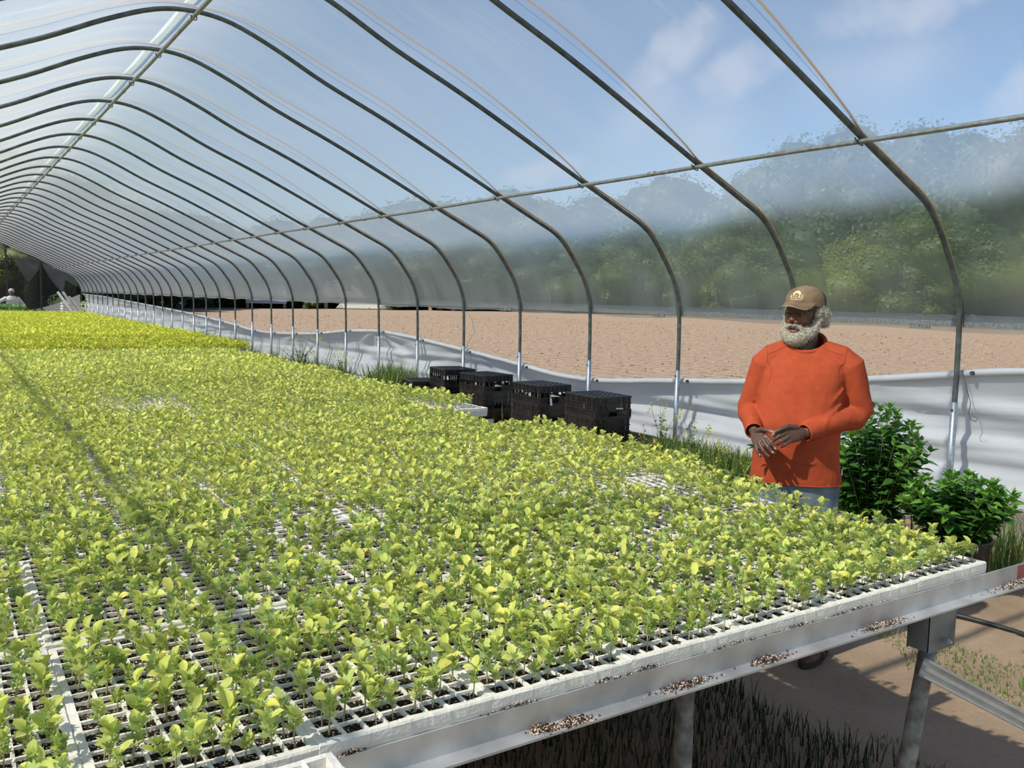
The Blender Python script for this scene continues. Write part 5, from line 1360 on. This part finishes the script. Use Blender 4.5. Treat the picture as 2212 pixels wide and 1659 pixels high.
def bed(x0,x1,y0,y1,z,label,cols,h,seed,n):
    t=thing('seedling_bench',label+', on pipe legs','bench')
    for y in np.arange(y0,y1+.1,.75):
        m=MB(); m.box((x0,y-.02,z-.1),(x1,y+.02,z-.06)); m.build('cross_rail',M_ALU,t)
    for x in (x0+.1,x1-.1):
        for y in (y0+.1,y1-.1): m=MB(); m.tube([(x,y,0),(x,y,z-.08)],.024,8); m.build('leg',M_PIPE,t)
    k=0
    for y in np.arange(y0+.34,y1-.2,.685):
        for x in np.arange(x1-.17,x0+.1,-.344):
            o=obj('foam_tray',TM,None,None,(float(x),float(y),z)); k+=1; tag(o,'white foam tray in %s, %s of its bench'%(label.split(',')[0],ordw(k-1) if k<35 else 'one'),'tray','foam trays on the far green benches')
    rr=np.random.default_rng(seed); Vs=[];Fs=[];Cs=[];off=0
    for q in range(n):
        v,f,c=VAR['near',2][rr.integers(12)]; s_=h*rr.uniform(.8,1.3); a=rr.uniform(0,6.28); ca,sa=math.cos(a)*s_,math.sin(a)*s_; w=np.empty_like(v)
        w[:,0]=v[:,0]*ca-v[:,1]*sa+rr.uniform(x0+.05,x1-.02); w[:,1]=v[:,0]*sa+v[:,1]*ca+rr.uniform(y0,y1); w[:,2]=v[:,2]*s_+z
        Vs.append(w);Fs.append(f+off);off+=len(v);Cs.append(np.tile(np.array(cols[rr.integers(len(cols))],np.float32)*rr.uniform(.8,1.15),(len(v),1)))
    tag(obj('seedlings',np_mesh('s',np.vstack(Vs),np.vstack(Fs),np.vstack(Cs)),M_LEAF),'leafy green plants filling '+label,'seedlings',kind='stuff')
bed(-.3,2.56,28.3,31.1,.90,'the nearer far bench of mixed green trays',[(.16,.27,.07),(.22,.33,.08),(.13,.22,.07)],1.7,3,3600)
bed(-.3,2.30,32.0,33.6,1.00,'the farther far bench of fresh green trays',[(.25,.42,.13),(.30,.48,.16)],1.7,4,2600)
# low aluminium bench top left bare at the right of those
t=thing('work_table','bare low grey metal bench top beside the far green trays','table',(3.35,30.5,0))
m=MB(); m.box((-.75,-1.9,.80),(.75,1.9,.82)); m.build('table_top',M_ALU,t)
for x in (-.7,.7):
    for y in (-1.8,1.8): m=MB(); m.tube([(x,y,0),(x,y,.80)],.022,8); m.build('leg',M_PIPE,t)
# stack of trays and leaning boards near the far right posts
for k in range(13):
    o=obj('foam_tray',TM,None,None,(3.86+random.uniform(-.02,.02),36.0+random.uniform(-.02,.02),TH+k*.095),(0,0,random.uniform(-.05,.05)))
    tag(o,'creamy white foam tray in the distant stack by the leaning boards, %s from the ground'%ordw(k),'tray','distant stack of trays')
bd=[(3.44,1.60,'long pale metal strip leaning on the distant tray stack, left of the boards',M_WHITEW,.04),(3.60,1.60,'second pale metal strip leaning beside the first at the far end',M_ALU,.04),(3.78,1.44,'tan wooden board leaning to the right of the metal strips',M_LUMBER,.045)]
for x,zt,lab,mt,w in bd:
    m=MB(); a=Vector((x,34.6,zt)); b=Vector((x+.95,34.3,.02)); d=(b-a).normalized(); s_=d.cross(Vector((0,1,0))).normalized()
    vs=[p+s_*w*i+Vector((0,.02*j,0)) for p in (a,b) for i,j in ((-1,-1),(1,-1),(1,1),(-1,1))]
    m.add(vs,[(0,1,2,3),(7,6,5,4),(0,4,5,1),(1,5,6,2),(2,6,7,3),(3,7,4,0)]); tag(m.build('leaning_board',mt),lab,'board')
m=MB(); m.tube([(3.68,34.4,1.0),(4.0,34.2,.0)],.018,6); tag(m.build('wood_stick',M_LUMBER),'thin tan stick leaning in front of the distant tray stack','stick')
# open end frame with torn film and a white skirt
ef=thing('end_frame','dark end frame posts of the greenhouse with torn hanging film','frame',(0,YB,0))
for x,z in ((-.9,3.2),(1.35,4.0),(2.95,4.0),(4.55,3.15)):
    m=MB(); m.box((x-.045,-.05,0),(x+.045,.05,z)); m.build('end_post',M_DARK,ef)
def rag(pts,label_n):
    m=MB(); V=[];F=[]; n_=len(pts)
    for i,(x,zt,zb) in enumerate(pts):
        for k in range(7): t_=k/6; V.append((x,.06*math.sin(x*9+k)+.05*math.sin(k*1.1+x*3),zt*(1-t_)+zb*t_))
    for i in range(n_-1):
        for k in range(6): a=i*7+k; F.append((a,a+1,a+8,a+7))
    m.add(V,F); return m.build(label_n,M_FILM,ef,smooth=True)
def ztop(x): return float(np.interp(x,[p[0] for p in PROF if p[1]>1.6],[p[1] for p in PROF if p[1]>1.6]))
rag([(x,ztop(x),ztop(x)-.08-d) for x,d in ((-2,.0),(-.5,.1),(.6,.3),(1.3,.1),(1.7,.5),(2.2,1.0),(2.7,.55),(3.1,.15),(3.6,.9),(3.95,1.35),(4.3,.75),(4.6,.12))],'torn_film')
rag([(x,ztop(x),ztop(x)-.08-d) for x,d in ((4.65,.05),(4.95,.55),(5.3,.9),(5.6,1.05),(5.75,.3),(6.0,.35),(6.3,.15))],'torn_film')
m=MB(); m.add([(3.3,0,0),(6.45,0,0),(6.45,0,1.42),(5.2,.05,.85),(3.3,.02,.28)],[(0,1,2,3,4)]); m.build('end_skirt',M_CURT,ef)
# dark shade cloth hung beyond the opening
def net_mat():
    m=bpy.data.materials.new('shade_cloth'); m.use_nodes=True; t=m.node_tree; t.nodes.clear(); o=N(t,'ShaderNodeOutputMaterial'); tr=N(t,'ShaderNodeBsdfTransparent'); tr.inputs[0].default_value=(.5,.5,.5,1); d=N(t,'ShaderNodeBsdfDiffuse'); d.inputs[0].default_value=(.05,.055,.05,1); ms=N(t,'ShaderNodeMixShader'); ms.inputs[0].default_value=.55
    t.links.new(tr.outputs[0],ms.inputs[1]); t.links.new(d.outputs[0],ms.inputs[2]); t.links.new(ms.outputs[0],o.inputs[0]); return m
m=MB(); n_=24
V=[(-2+8.4*i/n_,YB+.9+.05*math.sin(i*1.3),z) for i in range(n_+1) for z in (0,3.3)]; F=[(2*i,2*i+2,2*i+3,2*i+1) for i in range(n_)]
m.add(V,F); tag(m.build('shade_cloth',net_mat(),smooth=True),'dark shade cloth hanging beyond the far open end','cloth')

# trees: displaced leafy crowns on trunks, a few shapes shared between many trees
def crown_mesh(seed,col,nclump=24,nleaf=11000):
    rr=random.Random(seed); V=[];F=[];C=[]; cl=[]
    for k in range(nclump):
        a=rr.uniform(0,6.28); q=rr.uniform(0,.62); z=rr.uniform(.03,.88); r=rr.uniform(.16,.27)*(1.1-.35*abs(z-.5)*2); q*= (1-.55*max(0,z-.5)*2)
        cl.append((Vector((math.cos(a)*q*.6,math.sin(a)*q*.6,z)),r))
    m=MB()
    for c,r in cl: m.ball(c,(r*.86,r*.86,r*.8),9,6)
    k0=np.array(m.v); fs=[]
    for f in m.f: fs+= [(f[0],f[1],f[2]),(f[0],f[2],f[3])]
    Vb=[Vector(v)+Vector((noise.noise(Vector(v)*9),noise.noise(Vector(v)*9+Vector((5,0,0))),noise.noise(Vector(v)*9+Vector((0,5,0)))))*.05 for v in m.v]
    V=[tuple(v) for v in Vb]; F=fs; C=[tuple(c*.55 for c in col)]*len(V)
    for k in range(nleaf):
        c,r=cl[rr.randrange(nclump)]; d=Vector((rr.gauss(0,1),rr.gauss(0,1),rr.gauss(0,1))).normalized(); p=c+d*r*rr.uniform(.82,1.12)
        s_=rr.uniform(.008,.019); u=d.orthogonal().normalized(); w=d.cross(u); a=rr.uniform(0,6.28); u2_=u*math.cos(a)+w*math.sin(a)+d*rr.uniform(-.6,.6); w2=d.cross(u2_).normalized()
        k1=len(V); V+=[tuple(p-u2_*s_),tuple(p+w2*s_*.6),tuple(p+u2_*s_),tuple(p-w2*s_*.6)]; F+=[(k1,k1+1,k1+2),(k1,k1+2,k1+3)]; j=rr.uniform(.6,1.35); C+=[tuple(x_*j for x_ in col)]*4
    return np_mesh('crown',V,F,C)
CRM=[crown_mesh(k,tuple(q*1.18 for q in c)) for k,c in enumerate(((.055,.095,.022),(.085,.12,.022),(.14,.17,.025),(.05,.085,.03),(.11,.12,.045)))]
for me in CRM: me.materials.append(M_LEAF)
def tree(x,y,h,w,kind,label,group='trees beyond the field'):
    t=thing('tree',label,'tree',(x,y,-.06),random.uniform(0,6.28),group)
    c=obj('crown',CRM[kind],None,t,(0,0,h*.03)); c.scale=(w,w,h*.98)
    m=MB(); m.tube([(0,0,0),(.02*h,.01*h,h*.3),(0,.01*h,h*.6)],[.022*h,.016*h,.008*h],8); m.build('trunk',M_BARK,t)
edge=[(13,102),(19,104),(25,105),(31,105),(37,104),(43,102),(49,100),(55,98),(61,95),(67,90),(72,86),(76,80),(80,75),(84,70),(88,64),(91,58),(94,52),(97,46),(99,39),(101,32),(102,24),(103,15)]
kd=['dark evergreen tree','mid green broad tree','yellow green bushy tree','blue green dark tree','olive brown tree']
wh=['behind the far left field corner']
for i,(x,y) in enumerate(edge):
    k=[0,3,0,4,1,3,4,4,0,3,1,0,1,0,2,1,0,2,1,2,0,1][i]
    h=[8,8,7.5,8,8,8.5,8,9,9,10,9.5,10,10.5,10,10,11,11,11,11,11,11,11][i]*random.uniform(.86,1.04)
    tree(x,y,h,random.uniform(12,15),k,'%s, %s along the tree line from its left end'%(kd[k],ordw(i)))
for i,(x,y) in enumerate([(52,118),(62,116),(72,110),(82,104),(90,97),(99,88),(106,79),(112,69),(117,58),(121,46),(124,33),(40,120),(28,122)]):
    tree(x,y,[13.8,15,16,17,18,20.5,24.5,25,24.5,24,24,12,11][i]*random.uniform(.94,1.05),random.uniform(21,26),[3,0,1,3,0,1,3,0,3,1,0,3,0][i],'tall hazy tree of the back rank, %s from its left end'%ordw(i),'tall trees of the back rank')
for i in range(len(edge)-1):
    x=(edge[i][0]+edge[i+1][0])/2; y=(edge[i][1]+edge[i+1][1])/2; l_=math.hypot(x,y); x+=x/l_*4; y+=y/l_*4
    tree(x,y,7,15,[0,3,1][i%3],'low dense thicket tree filling behind the tree line, %s from its left end'%ordw(i),'thicket behind the tree line')
for i,(x,y,h,w,k) in enumerate([(-6,68,10,9,3),(0,66,9,9,0),(5,70,11,10,1),(9,78,10,9,0),(13,86,10,9,3),(17,92,9,9,0),(-12,72,12,10,0),(3,62,5,6,2),(20,97,9,9,0),(24,99,9,9,3)]):
    tree(x,y,h,w,k,'%s close beyond the open end, %s of that clump'%(kd[k],ordw(i)),'trees beyond the open end')
# things standing along the far field edge, seen under the side rail
def wheel(x,y,r,parent):
    m=MB(); m.tube([(x,y-.12,r),(x,y+.12,r)],r,18); w=m.build('wheel',M_DARK,parent)
    m=MB(); m.tube([(x,y-.14,r),(x,y-.121,r)],r*.3,12); m.build('hub',M_CHROME,w)
t=thing('farm_trailer','dark flatbed trailer parked in deep shade at the far field edge','trailer',(19.0,92,0),-.2)
m=MB(); m.box((-4,-1.1,.9),(4,1.1,1.15)); m.build('deck',M_DARK,t); m=MB(); m.box((-4,-1.1,1.15),(4,-1.0,2.1)); m.box((-4,1.0,1.15),(4,1.1,2.1)); m.box((-4,-1.1,1.15),(-3.9,1.1,2.1)); m.build('side_boards',M_DARK,t)
for x in (-.6,1.1): wheel(x,-1.0,.55,t)
t=thing('garden_shed','small grey shed beside the trees at the far field edge','shed',(31,99,0),-.3)
m=MB(); m.box((-2.2,-1.5,.5),(2.2,1.5,2.6)); m.build('walls',mat('shed_wall',(.45,.46,.47),.8),t); m=MB(); m.add([(-2.4,-1.7,2.6),(2.4,-1.7,2.6),(2.4,0,3.5),(-2.4,0,3.5),(-2.4,1.7,2.6),(2.4,1.7,2.6)],[(0,1,2,3),(3,2,5,4)]); m.build('roof',M_DARK,t)
for x in (-2,2): m=MB(); m.box((x-.15,-1.4,0),(x+.15,1.4,.5)); m.build('pier',M_BRICK,t)
t=thing('raised_house','raised dark house on piers with white lattice skirting at the far field edge','house',(40,101,0),-.45)
m=MB(); m.box((-6,-3,1.3),(6,3,4.2)); m.build('walls',mat('house_wall',(.16,.15,.14),.8),t)
m=MB(); m.add([(-6.4,-3.4,4.2),(6.4,-3.4,4.2),(6.4,0,6),(-6.4,0,6),(-6.4,3.4,4.2),(6.4,3.4,4.2)],[(0,1,2,3),(3,2,5,4)]); m.build('roof',M_DARK,t)
for x in (-5.6,-3.2,-.8): m=MB(); m.box((x-.2,-2.9,0),(x+.2,-2.5,1.3)); m.build('pier',M_BRICK,t)
m=MB()
for i in range(26):
    x=.4+i*.2
    m.tube([(x,-3,.05),(x+1.1,-3,1.25)],.035,4); m.tube([(x+1.1,-3.03,.05),(x,-3.03,1.25)],.035,4)
tag(m.build('lattice_skirt',M_WHITEW,t),kind='stuff')
for x in (-4.5,-1.5,1.5,4.5):
    f=MB(); f.box((x-.5,-3.06,2.2),(x+.5,-3.0,3.4)); w=f.build('window',M_DARK,t); f=MB(); f.box((x-.42,-3.08,2.28),(x+.42,-3.061,3.32)); f.build('pane',M_DARK,w)
t=thing('park_bench','low grey concrete bench standing at the far field edge','bench',(51.5,95,0),-.5)
m=MB(); m.box((-2,-.4,.62),(2,.4,.8)); m.build('seat',mat('concrete',(.42,.4,.37),.9),t)
for x in (-1.4,1.4): m=MB(); m.box((x-.22,-.3,0),(x+.22,.3,.62)); m.build('leg',M_BRICK,t)
for i,(x,y,lab) in enumerate(((44.5,94,'round bush at the right of the raised house'),(35,96,'dark round bush at the left of the raised house'),(59,92,'low shrub beyond the concrete bench'))):
    t=thing('bush',lab,'bush',(x,y,-.05)); c=obj('foliage',CRM[0],None,t,(0,0,-.2)); c.scale=(1.9,1.9,1.9); m=MB(); m.tube([(0,0,0),(0,0,.8)],.06,6); m.build('stem',M_BARK,t)
